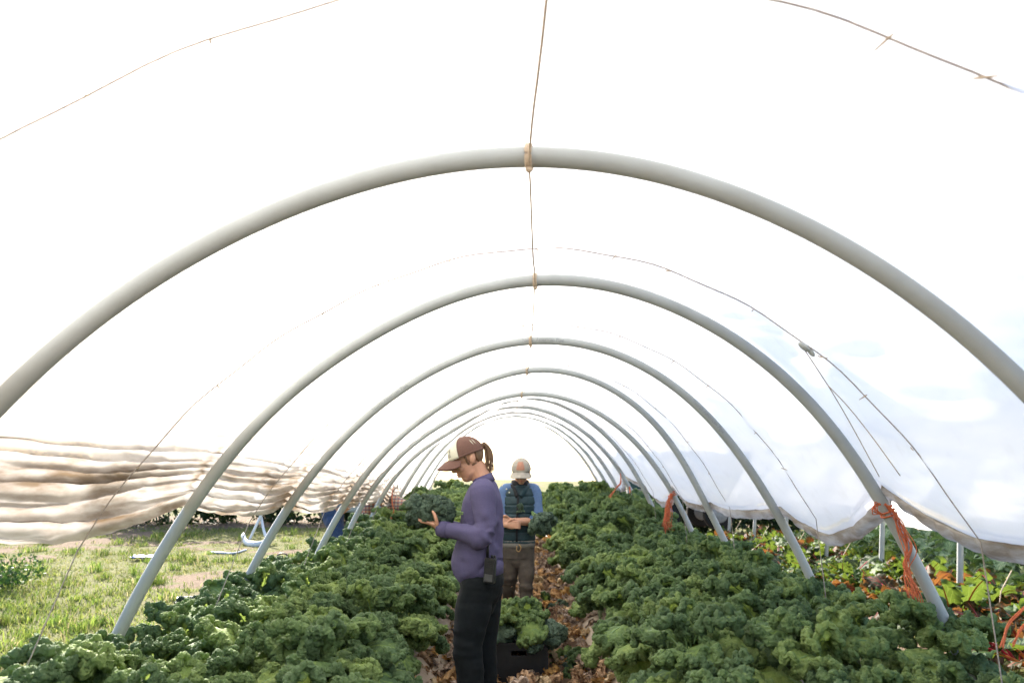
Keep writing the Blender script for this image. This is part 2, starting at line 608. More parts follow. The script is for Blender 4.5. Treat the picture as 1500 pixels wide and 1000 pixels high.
# ------------------------------------------------------------------ the tunnel: hoops, film, ropes
HOOP_Y = {-2: -3.2, -1: -1.4, 0: .42, 1: 2.22, 2: 4.02, 3: 5.9, 4: 7.85, 5: 9.6, 6: 11.35, 7: 13.15, 8: 14.95, 9: 16.75, 10: 18.4}
HOOP_X0 = {1: .05, 2: .12, 3: .14, 4: .15, 5: .12, 6: .08, 7: .08}
TRACE = {1: [(0, 587), (200, 423), (790, 231), (1277, 388), (1500, 568)],
         2: [(782, 412), (380, 621), (526, 500), (623, 450), (288, 723), (162, 952), (361, 643), (1194, 600), (1295, 736), (1384, 920)],
         3: [(774, 500), (1027, 600), (1138, 748), (1182, 840), (372, 827), (438, 720), (492, 654), (540, 610), (626, 545)],
         4: [(766, 544), (472, 797), (566, 661), (615, 615), (682, 573), (888, 563), (948, 614), (996, 665), (1025, 717), (1038, 750), (1074, 820)],
         5: [(770, 577), (942, 660), (984, 720), (1013, 778), (580, 674), (514, 770)],
         6: [(908, 660), (947, 723), (965, 765), (618, 660), (539, 770)],
         7: [(912, 697), (939, 748)]}
ZC = 0.95
PR = 0.031                                   # pipe radius


def basis(ph, nc=6, ns=4):
    ph = np.asarray(ph, float)
    return np.stack([np.cos(k * ph) for k in range(nc)] + [np.sin(k * ph) for k in range(1, ns)], -1)


_pts = {}
A0, b0 = [], []
for n, pl in TRACE.items():
    d = HOOP_Y[n]; x0 = HOOP_X0[n]; z0 = float(ground(0, d)) + ZC
    q = [(at(px, py, d).x - x0, at(px, py, d).z - z0) for px, py in pl]
    q = [(math.atan2(x, z), math.hypot(x, z)) for x, z in q]
    _pts[n] = q
    for ph, r in q:
        A0.append(basis(ph)[:6]); b0.append(r)
for ph in (R(113), R(-113)):
    for _ in range(6):
        A0.append(basis(ph)[:6]); b0.append(2.42)
A0 = np.array(A0)
c0 = np.linalg.lstsq(np.vstack([A0, np.eye(6) * [0, 0, .3, .4, .6, .8]]), np.r_[b0, np.zeros(6)], rcond=None)[0]
COEF = {}
for n in HOOP_Y:
    c = np.zeros(9); c[:6] = c0
    if n in _pts:
        B = np.array([basis(ph) for ph, r in _pts[n]])
        e = np.array([r for ph, r in _pts[n]]) - B @ c
        B2 = np.vstack([B, basis(R(113))[None] * .4, basis(R(-113))[None] * .4, np.eye(9) * .35])
        c = c + np.linalg.lstsq(B2, np.r_[e, 0, 0, np.zeros(9)], rcond=None)[0]
    else:
        c[6] += .02 * math.sin(n * 3.1); c[7] += .015 * math.cos(n * 2.3)
    COEF[n] = c


def hoop_r(n, ph):
    return basis(ph) @ COEF[n]


def hoop_c(n):
    return HOOP_X0.get(n, .08), float(ground(0, HOOP_Y[n])) + ZC


def hoop_pt(n, ph, off=0.0):
    r = hoop_r(n, ph) + off
    x0, zc = hoop_c(n)
    return np.array([x0 + r * math.sin(ph), HOOP_Y[n], zc + r * math.cos(ph)])


def phi_at_height(n, h, side):
    """angle from the crown at which hoop n is h metres above the ground"""
    for a in np.linspace(0.5, R(125), 400):
        if hoop_pt(n, side * a)[2] - (hoop_c(n)[1] - ZC) < h:
            return side * a
    return side * R(125)


tunnel = tag(empty('polytunnel', (0, 0, 0)), 'long arched growing tunnel of white pipe hoops under translucent film over the kale', 'polytunnel')
for n in sorted(HOOP_Y):
    if n < 0:
        continue
    pa, pb = phi_at_height(n, -.15, -1), phi_at_height(n, -.15, 1)
    pts = [hoop_pt(n, p) for p in np.linspace(pa, pb, 110)]
    MB().tube(pts, PR, 14, side=(0, 1, 0)).build('hoop', M['pvc'], tunnel)

# hems: height of the film's lower edge at each hoop, left gather top, right hem
HEM_L = {-2: 1.3, -1: 1.3, 0: 1.3, 1: 1.30, 2: 1.33, 3: 1.29, 4: 1.24, 5: 1.16, 6: 1.12, 7: .85, 8: .6, 9: .5, 10: .45}
TOP_L = {-2: 1.68, -1: 1.68, 0: 1.7, 1: 1.72, 2: 1.68, 3: 1.64, 4: 1.60, 5: 1.52, 6: 1.46, 7: 1.25, 8: 1.0, 9: .9, 10: .8}
HEM_R = {-2: 1.2, -1: 1.2, 0: 1.2, 1: 1.22, 2: 1.36, 3: 1.20, 4: 1.17, 5: 1.28, 6: 1.20, 7: 1.45, 8: 1.0, 9: .6, 10: .45}
SAG_L = {1: .06, 2: .05, 3: .07, 4: .05}
SAG_R = {1: .12, 2: .20, 3: .05, 4: .10, 5: .20, 6: .05, 7: .2}


def film_mesh():
    order = sorted(HOOP_Y)
    NB = 26
    rows = []
    for i in range(len(order) - 1):
        a, b = order[i], order[i + 1]
        for k in range(NB):
            rows.append((a, b, k / NB))
    rows.append((order[-2], order[-1], 1.0))
    NG, NM, NR = 120, 210, 44                # left gather, main sheet, right hem roll
    V = np.zeros((len(rows), NG + NM + NR, 3)); D = np.zeros((len(rows), NG + NM + NR))
    for j, (a, b, w) in enumerate(rows):
        y = HOOP_Y[a] * (1 - w) + HOOP_Y[b] * w
        ca = np.array(hoop_c(a)); cb = np.array(hoop_c(b))
        x0, zc = ca * (1 - w) + cb * w
        gz = zc - ZC
        tent = 1 - abs(2 * w - 1)
        bow = 4 * w * (1 - w)
        lerp = lambda T: T[a] * (1 - w) + T[b] * w
        topL = lerp(TOP_L) - .02 * bow
        hemL = lerp(HEM_L) - SAG_L.get(a, .06) * bow + .015 * vnoise(y * 3, 0, 21)
        hemR = lerp(HEM_R) - SAG_R.get(a, .1) * bow + .012 * vnoise(y * 3, 5, 22)
        coef = COEF[a] * (1 - w) + COEF[b] * w
        pull = -.075 * tent ** 1.15

        def P(ph, extra=0.0):
            r = basis(ph) @ coef + PR + .006 + pull + extra
            return np.stack([x0 + r * np.sin(ph), np.full_like(ph, y), zc + r * np.cos(ph)], -1)

        def find(h, side):
            ph = side * np.linspace(.4, R(124), 300)
            z = P(ph)[:, 2] - gz
            return ph[np.argmax(z < h)]
        p1 = find(topL, -1); p0 = find(hemL, -1); p2 = find(hemR + .11, 1); p3 = find(hemR, 1)
        # main sheet with tension wrinkles that fan from the hoops
        ph = np.linspace(p1, p2, NM)
        far = sstep(.02, .35, tent)
        wr = .017 * (.35 - np.abs(vnoise(ph * 8 + (w - .5) * 2.2, y * .45, 31))) + .011 * (.35 - np.abs(vnoise(ph * 21 + (w - .5) * 5, y * .7, 32)))
        wr += .014 * vnoise(ph * 7 - (w - .5) * 3, y * .6, 33)
        edge = sstep(.75, 1.05, np.abs(ph)) 
        V[j, NG:NG + NM] = P(ph, wr * (far * .9 + .1) + .02 * edge * far * vnoise(ph * 9, y * 1.1, 36))
        D[j, NG:NG + NM] = np.clip(.75 * np.exp(-(ph - p1) / .10) + .16 * np.exp(-(p2 - ph) / .1), 0, 1)
        # left: film pushed up and bunched in horizontal folds
        ta = np.linspace(0, 1, NG, endpoint=False)          # 0 hem .. 1 top
        nf = 8.5
        phs = 2 * math.pi * nf * ta + 4.6 * vnoise(ta * 3.0 + .25 * y, y * 1.1, 41) + 1.8 * vnoise(ta * 7 - .6 * y, y * 2.2, 47) + 1.5 * vnoise(0 * ta + .5, y * .8, 42)
        amp = (.013 + .011 * vnoise(ta * 6, y * 2.2, 43) + .010 * bow) * sstep(1.0, .72, ta)
        amp = np.maximum(amp, .003 * (1 - ta))
        over = (.72 + .7 * vnoise(ta * 4, y * 1.7, 44)) * (p1 - p0) / (2 * math.pi * nf) * sstep(1.0, .7, ta)
        gp = p0 + (p1 - p0) * ta + over * np.sin(phs)
        belly = .05 * np.sin(math.pi * ta) * (.4 + bow)
        fine = (.016 * (.4 - np.abs(vnoise(ta * 22 + .8 * y, y * 1.8, 45))) + .007 * (.4 - np.abs(vnoise(ta * 48 - 2 * y, y * 4, 48)))) * sstep(1, .7, ta)
        V[j, :NG] = P(gp, amp * np.cos(phs) + belly + fine + .006)
        D[j, :NG] = np.clip(.85 + .12 * np.sin(phs) + .3 * vnoise(ta * 4, y * 1.2, 46), .45, 1) * (.55 + .45 * sstep(1, .40, ta))
        D[j, :NG] = np.maximum(D[j, :NG], math.exp(-tent / .05) * sstep(1.0, .8, ta))
        # right: hem rolled into a loose lip
        tr = np.linspace(0, 1, NR)
        gp = p2 + (p3 - p2) * tr
        phs = tr * 2 * math.pi * 1.6
        rr = .030 + .012 * vnoise(y * 2.3, 1, 51)
        over = .75 * (p3 - p2) / (2 * math.pi * 1.6) * np.sin(phs * 1.0) * sstep(0, .2, tr) * 2
        V[j, NG + NM:] = P(gp + over, rr * (1 - np.cos(phs)) * .5 * sstep(0, .15, tr) + .004 * vnoise(tr * 12, y * 5, 52))
        V[j, NG + NM:, 0] += .010 * np.sin(y * 34 + 3 * vnoise(y * 4, 0, 55)) * sstep(.1, .5, tr)
        D[j, NG + NM:] = np.clip(.15 + .85 * sstep(.05, .55, tr) * (.75 + .4 * vnoise(y * 1.1, tr * 2, 53)), 0, .95)
    nr, nc = V.shape[:2]
    i = np.arange(nr - 1)[:, None] * nc + np.arange(nc - 1)[None]
    f = np.stack([i, i + 1, i + nc + 1, i + nc], -1).reshape(-1, 4)
    me = bpy.data.meshes.new('film_cover')
    me.from_pydata(V.reshape(-1, 3).tolist(), [], f.tolist())
    a = me.attributes.new('dirt', 'FLOAT', 'POINT')
    a.data.foreach_set('value', D.ravel().astype(np.float32))
    me.materials.append(M['film'])
    me.polygons.foreach_set('use_smooth', np.ones(len(me.polygons), dtype=bool))
    return me


put('film_cover', film_mesh(), tunnel)


def film_pt(a, b, w, ph, inset=-.012):
    ca = np.array(hoop_c(a)); cb = np.array(hoop_c(b))
    x0, zc = ca * (1 - w) + cb * w
    r = (basis(ph) @ (COEF[a] * (1 - w) + COEF[b] * w)) + PR + .006 - .075 * (1 - abs(2 * w - 1)) ** 1.15 + inset
    return np.array([x0 + r * math.sin(ph), HOOP_Y[a] * (1 - w) + HOOP_Y[b] * w, zc + r * math.cos(ph)])


order = sorted(HOOP_Y)
for a, b in zip(order[2:-1], order[3:]):
    if a > 7:
        break
    w = .5
    gz = (hoop_c(a)[1] + hoop_c(b)[1]) / 2 - ZC
    pl = phi_at_height(a, 1.22, -1); pr = phi_at_height(a, 1.25, 1)
    arc = [film_pt(a, b, w, p, -.016 + .004 * math.sin(p * 23)) for p in np.linspace(pl, pr, 70)]
    l0, r0 = arc[0], arc[-1]
    L_end = np.array([l0[0] - .42, l0[1] - .05, gz - .03]); R_end = np.array([r0[0] + .10, r0[1] + .05, gz - .03])
    pts = [L_end, L_end * .5 + l0 * .5] + arc + [r0 * .5 + R_end * .5, R_end]
    rp = MB().tube(pts, .0027, 6).build('lashing_rope', M['rope'], tunnel)
    for p in np.linspace(-1.2, 1.2, 13):
        tb = MB()
        p += rng.uniform(-.05, .05)
        q = film_pt(a, b, w, p, -.02)
        dv = np.array([rng.uniform(-.02, .02), rng.uniform(.015, .04) * rng.choice([-1, 1]), -.01])
        tb.tube([q - dv * .4, q, q + dv], [.002, .003, .0015], 5).build('tie', M['cord'], rp)

kn = film_pt(1, 2, .5, .80, -.03)
MB().ball(kn, (.028, .016, .012), rot=(0, .7, 0), nu=12, nv=8).ball(kn + (.03, .01, -.02), (.022, .012, .010), rot=(0, .9, 0), nu=12, nv=8).build('tape_knot', M['pvc'], tunnel)
for ends in ([(.5, .80), (.62, .90), (.70, .98), (.80, 1.10), (.88, 1.25)], [(.66, .94), (.67, 1.02), (.69, 1.12), (.70, 1.24)]):
    MB().tube(catmull([film_pt(1, 2, w_, p_, -.035) for w_, p_ in ends], 6), .0022, 5).build('spare_cord', M['cord'], tunnel)

# ridge cord knotted round every hoop
ridge = []
for a, b in zip(order[1:-3], order[2:-2]):
    pa = hoop_pt(a, .0, -PR - .004)
    ridge.append(pa)
    for w in (.12, .5, .88):
        q = film_pt(a, b, w, .0, -.025 - .02 * (w == .5))
        ridge.append(q)
rc = MB().tube(catmull(ridge, 4), .0036, 6).build('ridge_cord', M['cord'], tunnel)
for n in range(0, 7):
    c = hoop_pt(n, .0)
    k = MB()
    for dx in (-.006, .006, .0):
        th = np.linspace(0, 2 * math.pi, 22)
        k.tube([(c[0] + dx + .004 * math.sin(t), c[1] + (PR + .005) * math.sin(t), c[2] + (PR + .005) * math.cos(t)) for t in th], .005, 6)
    k.ball((c[0], c[1] - .01, c[2] - PR - .012), (.011, .011, .009), nu=10, nv=6)
    k.build('knot', M['cord'], rc)


# faint maker's print along the pipes of one hoop
def text_mesh(s, size):
    cu = bpy.data.curves.new('t', 'FONT')
    cu.body = s; cu.size = size; cu.align_x = 'CENTER'; cu.resolution_u = 2
    o = bpy.data.objects.new('t', cu)
    col.objects.link(o)
    dg = bpy.context.evaluated_depsgraph_get()
    me = bpy.data.meshes.new_from_object(o.evaluated_get(dg))
    V = np.array([tuple(v.co) for v in me.vertices]); f = [tuple(p.vertices) for p in me.polygons]
    bpy.data.objects.remove(o); bpy.data.curves.remove(cu); bpy.data.meshes.remove(me)
    return V, f


M['print'] = mat_simple('grey_print', (.24, .25, .25), (.20, .21, .21), 20, 0.6)
for n, phc, s in ((3, .06, 'North American Pipe'), (3, .93, 'North American Pipe'), (3, -.75, 'North American Pipe')):
    V, f = text_mesh(s, .036)
    r = float(hoop_r(n, phc))
    out = []
    for x, yy, z in V:
        ph = phc + x / r
        al = (yy - .004) / PR - .15              # angle round the pipe from the camera-facing side
        p = hoop_pt(n, ph, (PR + .0012) * math.sin(al))
        p[1] -= (PR + .0012) * math.cos(al)
        out.append(p)
    MB().add(out, f).build('maker_print', M['print'], tunnel, smooth=False)

# ------------------------------------------------------------------ the next tunnel to the right
NX = 6.55
side_t = tag(empty('polytunnel', (NX, 0, 0)), 'neighbouring low growing tunnel at right, over the chard and collards', 'polytunnel')
NY = [3.2 + 1.77 * k for k in range(9)]


def npt(ph, off=0.0):
    r = float(basis(ph)[:6] @ c0) + off
    if abs(ph) > 1.5:
        q = float(basis(1.5)[:6] @ c0) + off
        z = ZC + r * math.cos(ph)
        return np.array([math.copysign(q * math.sin(1.5) + .10 * (ZC + .2 - z) / ZC, ph), 0, z])
    return np.array([r * math.sin(ph), 0, ZC + r * math.cos(ph)])


for y in NY:
    pts = [npt(p) + (0, y, 0) for p in np.linspace(-R(118), R(118), 80)]
    MB().tube(pts, PR, 12, side=(0, 1, 0)).build('hoop', M['pvc'], side_t)
nv_, nph = 160, 90
V = np.zeros((nv_, nph, 3)); D = np.zeros((nv_, nph))
for j, y in enumerate(np.linspace(NY[0] - .6, NY[-1], nv_)):
    w = ((y - NY[0]) / 1.77) % 1
    bow = 4 * w * (1 - w)
    hem = .98 - .07 * bow + .02 * vnoise(y * 2, 0, 61)
    pa = max(p for p in np.linspace(-R(120), -1, 200) if npt(p)[2] < hem)
    for k, p in enumerate(np.linspace(pa, 1.7, nph)):
        o_ = PR + .006 - .06 * (1 - abs(2 * w - 1)) + .012 * vnoise(p * 14, y * 1.2, 62)
        o_ += .03 * math.sin((p - pa) * 28 + 2 * float(vnoise(y, 1, 64))) * math.exp(-(p - pa) / .12)
        V[j, k] = npt(p, o_) + (0, y, 0)
        D[j, k] = .25 * math.exp(-(p - pa) / .06)
i = np.arange(nv_ - 1)[:, None] * nph + np.arange(nph - 1)[None]
me = bpy.data.meshes.new('film_cover')
me.from_pydata(V.reshape(-1, 3).tolist(), [], np.stack([i, i + 1, i + nph + 1, i + nph], -1).reshape(-1, 4).tolist())
me.attributes.new('dirt', 'FLOAT', 'POINT').data.foreach_set('value', D.ravel().astype(np.float32))
me.materials.append(M['film'])
me.polygons.foreach_set('use_smooth', np.ones(len(me.polygons), dtype=bool))
put('film_cover', me, side_t)
for y in NY[1:]:
    ym = y - .88
    p = npt(-1.72, .01)
    MB().tube([p + (0, ym, 0), (p[0] - .12, ym, .45), (p[0] - .22, ym, -.03)], .005, 6).build('lashing_rope', M['cord'], side_t)


# ------------------------------------------------------------------ leaves
def leaf_arrays(nu, nv, L, W, pet, th0, arch, seed, ruff=1.0, lam=.034, droop=.25, powq=.5, tipq=5, wavy=0.0, twist=0.0, crumple=0.0):
    """blade of a leaf along +x, base at the origin; returns vertices, faces, uv, midrib"""
    s = np.linspace(0, 1, nu)
    th = th0 - arch * s ** 1.25
    ds = L / (nu - 1)
    cx = np.concatenate([[0], np.cumsum(np.cos(th[:-1]) * ds)])
    cz = np.concatenate([[0], np.cumsum(np.sin(th[:-1]) * ds)])
    q = np.clip((s - pet) / (1 - pet), 0, 1)
    w = W * q ** powq * np.sqrt(np.clip(1 - q ** tipq, 0, 1)) + .002
    v = np.linspace(-1, 1, nv)
    S, VV = np.meshgrid(s, v, indexing='ij')
    Wd = w[:, None]
    T = np.stack([np.cos(th), 0 * th, np.sin(th)], -1)[:, None]
    N = np.stack([-np.sin(th), 0 * th, np.cos(th)], -1)[:, None]
    C = np.stack([cx, 0 * cx, cz], -1)[:, None]
    av = np.abs(VV)
    sd = np.where(VV >= 0, 1, -1)
    on = sstep(pet - .02, pet + .10, S)
    ph = 2 * math.pi * (S * L / lam) + 2.4 * vnoise(S * 14, sd * 3.3 + .5, seed) + sd * 1.3
    ph2 = 2 * math.pi * (S * L / (lam * .38)) + 2.5 * vnoise(S * 30, sd * 5.1 + av * 2, seed + 1)
    a1 = sstep(.25, 1.0, av) ** 1.1 * on; a2 = sstep(.55, 1.0, av) * on
    A = .62 * lam * ruff; B = .26 * lam * ruff
    dn = a1 * A * np.sin(ph) + a2 * B * np.sin(ph2) - droop * Wd * av ** 2
    dsd = sd * (a1 * A * .55 * np.cos(ph * 1.0 + .9) + a2 * B * .9 * np.cos(ph2 + .4))
    dt = a1 * A * .75 * np.sin(2 * ph + sd) + a2 * B * .8 * np.cos(ph2 * 1.0 + 2.1)
    dn = dn + .10 * Wd * vnoise(S * 9, VV * 3, seed + 2) * on
    if wavy:
        dn = dn + wavy * av ** 2 * np.sin(S * 9 + sd * 1.7 + seed) * on
    if crumple:
        dn = dn + crumple * vnoise(S * 7, VV * 4, seed + 5)
        dt = dt + crumple * .7 * vnoise(S * 6 + 4, VV * 4, seed + 6)
        dsd = dsd + crumple * .7 * vnoise(S * 6 + 9, VV * 4, seed + 7)
    y = VV * Wd + dsd
    P = C + N * dn[..., None] + T * dt[..., None]
    P[..., 1] += y
    if twist:
        a = twist * S
        yy, zz = P[..., 1].copy(), P[..., 2].copy()
        P[..., 1] = yy * np.cos(a) + .3 * zz * np.sin(a)
    i = np.arange(nu - 1)[:, None] * nv + np.arange(nv - 1)[None]
    f = np.stack([i, i + nv, i + nv + 1, i + 1], -1).reshape(-1, 4)
    return P.reshape(-1, 3), f, np.stack([S, VV], -1).reshape(-1, 2), np.stack([cx, 0 * cx, cz], -1) + N[:, 0] * (-.003)


def leaf_mesh(name, mats, rib_r, fn=None, **kw):
    P, f, uv, mid = (fn or leaf_arrays)(**kw)
    mb = MB().add(P, f.tolist(), 0)
    k = max(2, len(mid) // 14)
    mm = mid[::k]
    mb.tube(mm, np.linspace(rib_r, rib_r * .25, len(mm)), 6, 1)
    me = mb.mesh(name, mats)
    ul = me.uv_layers.new(name='UVMap')
    vi = np.zeros(len(me.loops), np.int32)
    me.loops.foreach_get('vertex_index', vi)
    full = np.zeros((len(me.vertices), 2))
    full[:len(uv)] = uv
    ul.data.foreach_set('uv', full[vi].ravel())
    return me


def vnoise3(P, cell, seed=0):
    q = np.asarray(P, float) / cell
    i = np.floor(q).astype(np.int64); f = q - i
    u = f * f * (3 - 2 * f)

    def h(a, b, c):
        n = (a * 374761393 + b * 668265263 + c * 2147483647 + seed * 974634777) & 0x7fffffff
        n = ((n ^ (n >> 13)) * 1274126177) & 0x7fffffff
        n = ((n ^ (n >> 15)) * 1911520717) & 0x7fffffff
        return ((n ^ (n >> 16)) & 0xffff) / 32767.5 - 1
    out = 0
    for dx in (0, 1):
        for dy in (0, 1):
            for dz in (0, 1):
                w = (u[..., 0] if dx else 1 - u[..., 0]) * (u[..., 1] if dy else 1 - u[..., 1]) * (u[..., 2] if dz else 1 - u[..., 2])
                out = out + w * h(i[..., 0] + dx, i[..., 1] + dy, i[..., 2] + dz)
    return out


def curly_leaf(mats, rib_r, L, W, pet, th0, arch, seed, r0=.022, droop=.25, cup=0.0, seg=30):
    """curled kale leaf: smooth blade along the rib, margin crowded into a thick crinkled frill"""
    nu, nv = 44, 11
    P, f, uv, mid = leaf_arrays(nu, nv, L, W, pet, th0, arch, seed, ruff=.55, lam=.05, droop=droop, powq=.42, tipq=4)
    G = P.reshape(nu, nv, 3)
    if cup:
        G[..., 2] += cup * np.abs(np.linspace(-1, 1, nv))[None] * .04
        P = G.reshape(-1, 3)
    i0 = int(pet * nu) + 2
    path = np.vstack([G[i0:, -1], G[i0:, 0][::-1]])
    dl = np.r_[0, np.cumsum(np.linalg.norm(np.diff(path, axis=0), axis=1))]
    n = int(dl[-1] / .0029)
    t = np.linspace(0, dl[-1], n)
    path = np.stack([np.interp(t, dl, path[:, k]) for k in range(3)], -1)
    for _ in range(3):
        path[1:-1] = .25 * path[:-2] + .5 * path[1:-1] + .25 * path[2:]
    off = np.stack([vnoise(t / .030, 0 * t + k, seed + 31 + k) for k in range(3)], -1)
    path = path + off * (.4, .5, .7) * np.array(r0) * 1.7
    e = t / t[-1]
    rr = r0 * np.clip(np.minimum(e, 1 - e) * 9, .25, 1) * (1 + .28 * vnoise(t / .045, 0 * t, seed + 35))
    tb = MB().tube(path, rr, seg)
    V = tb.v[0]
    C = np.repeat(path, seg, axis=0)
    dr = V - C
    k1 = 1 - 2 * np.abs(vnoise3(V + seed * .37, .0112, seed))
    k2 = 1 - 2 * np.abs(vnoise3(V + seed * .11, .0058, seed + 1))
    k3 = vnoise3(V, .0042, seed + 2)
    V = C + dr * (.66 + .46 * k1 + .36 * k2 + .14 * k3)[:, None]
    mb = MB().add(P, f.tolist(), 0).add(V, tb.f, 0)
    k = 4
    mb.tube(mid[::k], np.linspace(rib_r, rib_r * .25, len(mid[::k])), 6, 1)
    me = mb.mesh('kale_leaf', mats)
    full = np.zeros((len(me.vertices), 2))
    full[:len(uv)] = uv
    full[:len(uv), 1] *= .55
    full[len(uv):len(uv) + len(V)] = np.stack([np.repeat(np.minimum(e, 1 - e) * 2, seg), np.ones(len(V))], -1)
    ul = me.uv_layers.new(name='UVMap')
    vi = np.zeros(len(me.loops), np.int32)
    me.loops.foreach_get('vertex_index', vi)
    ul.data.foreach_set('uv', full[vi].ravel())
    return me


KALE = {'outer': [], 'mid': [], 'inner': []}
km = [M['kale'], M['rib']]
for k in range(4):
    KALE['outer'].append(curly_leaf(km, .0065, L=.36 + .03 * (k % 2), W=.112 + .010 * (k % 3), pet=.22, th0=R(44 + 8 * k), arch=R(112 + 14 * (k % 2)), seed=100 + k * 9, droop=.35, r0=.0155 + .002 * (k % 2)))
    KALE['mid'].append(curly_leaf(km, .006, L=.31 + .02 * k, W=.100 + .008 * (k % 2), pet=.2, th0=R(66 + 4 * k), arch=R(100 + 14 * (k % 3)), seed=200 + k * 7, droop=.05, r0=.016))
    KALE['inner'].append(curly_leaf(km, .004, L=.20 + .02 * k, W=.055, pet=.16, th0=R(82), arch=R(60 + 18 * k), seed=300 + k * 5, droop=-.1, r0=.015, cup=.3, seg=22))
KBLUE = []
for k in range(3):
    KBLUE.append(curly_leaf([M['kale_blue'], M['rib']], .006, L=.32, W=.056, pet=.34, th0=R(40 - 15 * k), arch=R(75 - 15 * k), seed=400 + k * 7, droop=.2, r0=.021))
STEMS = []
for k in range(4):
    pts = [(.02 * math.sin(k + t * 2.5) * t, .025 * math.cos(k * 2 + t * 3) * t, .52 * t - .02) for t in np.linspace(0, 1, 12)]
    mb = MB().tube(catmull(pts, 2), .015 + .004 * np.sin(np.linspace(0, 40, 23)) * .4 - np.linspace(0, .004, 23), 8)
    for j in range(9):                     # scars where leaves were picked
        t = .12 + .07 * j; a = j * 2.4
        mb.ball((.02 * math.sin(k + t * 2.5) * t + .014 * math.cos(a), .025 * math.cos(k * 2 + t * 3) * t + .014 * math.sin(a), .52 * t), (.009, .009, .007), nu=8, nv=5)
    STEMS.append(mb.mesh('stem', M['stem']))

def nth(k):
    return {1: 'first', 2: 'second', 3: 'third', 4: 'fourth', 5: 'fifth', 6: 'sixth', 7: 'seventh', 8: 'eighth', 9: 'ninth', 10: 'tenth'}.get(
        k, f"{k}{'th' if k % 100 in (11, 12, 13) else {1: 'st', 2: 'nd', 3: 'rd'}.get(k % 10, 'th')}")


n_kale = 0
for sname, rows in (('left', (-1.80, -1.30, -0.80)), ('right', (0.90, 1.40, 1.92))):
    for ri, rx in enumerate(rows):
        y = 2.45 + .13 * ri
        ordn = 0
        while y < 17.2:
            x = rx + rng.uniform(-.06, .06); yy = y + rng.uniform(-.06, .06)
            y += .43
            if sname == 'left' and ri == 2 and 4.1 < yy < 4.62:
                continue
            gz = float(ground(x, yy)) + .10
            sc_ = rng.uniform(1.02, 1.22)
            sc_ *= 1 + .22 * float(sstep(6, 14, yy))
            if yy < 3.6:
                sc_ *= 1.0 if sname == 'left' else .86
            if sname == 'left' and ri == 0 and yy > 3.6:
                sc_ *= .94
            plant = empty('kale_plant', (x, yy, gz), rng.uniform(0, 6.28))
            plant.scale = (sc_, sc_, sc_)
            lean = (rng.uniform(-.12, .12), rng.uniform(-.12, .12))
            plant.rotation_euler = (lean[0], lean[1], rng.uniform(0, 6.28))
            ordn += 1
            rown = ('outer', 'middle', 'path-side')[ri if sname == 'left' else 2 - ri]
            tag(plant, f'curly kale plant in the {sname} bed, {rown} row, {nth(ordn)} from the front', 'kale plant', f'kale plants of the {sname} bed')
            hs = rng.uniform(.44, .54)
            st = put('stem', STEMS[rng.integers(4)], plant)
            st.scale = (1, 1, hs / .52)
            nl = int(rng.integers(11, 15)) if yy < 12 else 10
            for k in range(nl):
                f_ = k / (nl - 1)
                az = k * 2.39996 + rng.uniform(-.25, .25)
                if f_ < .45:
                    me = KALE['outer'][rng.integers(4)]; s_ = rng.uniform(.85, 1.1)
                elif f_ < .78:
                    me = KALE['mid'][rng.integers(4)]; s_ = rng.uniform(.85, 1.05)
                else:
                    me = KALE['inner'][rng.integers(4)]; s_ = rng.uniform(.8, 1.1)
                z = hs - .21 * (1 - f_) + .01
                Mx = Matrix.Translation((.012 * math.cos(az), .012 * math.sin(az), z)) @ Matrix.Rotation(az, 4, 'Z') @ \
                    Matrix.Rotation(rng.uniform(-.22, .22), 4, 'Y') @ Matrix.Rotation(rng.uniform(-.35, .35), 4, 'X') @ Matrix.Scale(s_, 4)
                put('leaf', me, plant, Mx)
            n_kale += 1
print('kale plants', n_kale)


def bunch(name, label, loc, heading, n, spread, cat='kale bunch', tilt=0.0, group=None, size=1.0, ball=True, stagger=0.0):
    """a gathered bunch: leaf stalks together, frilly heads massed in front"""
    b = tag(empty(name, loc), label, cat, group)
    b.rotation_euler = (0, tilt, heading)
    for k in range(n):
        a = k * 2.4
        rr = spread * math.sqrt((k + .5) / n)
        Mx = Matrix.Translation((rng.uniform(-1, .4) * stagger, 0, 0)) @ Matrix.Rotation(rr * math.cos(a), 4, 'Z') @ Matrix.Rotation(-rr * math.sin(a), 4, 'Y') @ Matrix.Rotation(a + 1.57, 4, 'X') @ Matrix.Scale(size * rng.uniform(.85, 1.05), 4)
        put('leaf', KBLUE[2 if ball else k % 3], b, Mx)
    return b


# ------------------------------------------------------------------ chard and collards in the next tunnel
CH = {}
for key, lm, sm in (('red', 'chard_red', 'stalk_red'), ('orange', 'chard', 'stalk_orange'), ('yellow', 'chard', 'stalk_yellow'), ('pink', 'chard', 'stalk_red')):
    CH[key] = [leaf_mesh('chard_leaf', [M[lm], M[sm]], .010, nu=44, nv=13, L=.48 + .05 * k, W=.10 + .012 * k, pet=.40, th0=R(80 - 9 * k), arch=R(55 + 22 * k),
                         seed=500 + k * 3 + len(key), ruff=.55, lam=.06, droop=.1, powq=.35, tipq=3, wavy=.02) for k in range(3)]
CO = [leaf_mesh('collard_leaf', [M['collard'], M['rib']], .008, nu=40, nv=13, L=.46 + .05 * k, W=.135 + .01 * k, pet=.30, th0=R(74 - 14 * k), arch=R(50 + 18 * k),
                seed=600 + k * 3, ruff=.25, lam=.10, droop=-.18, powq=.4, tipq=3, wavy=.03) for k in range(4)]
cn = 0
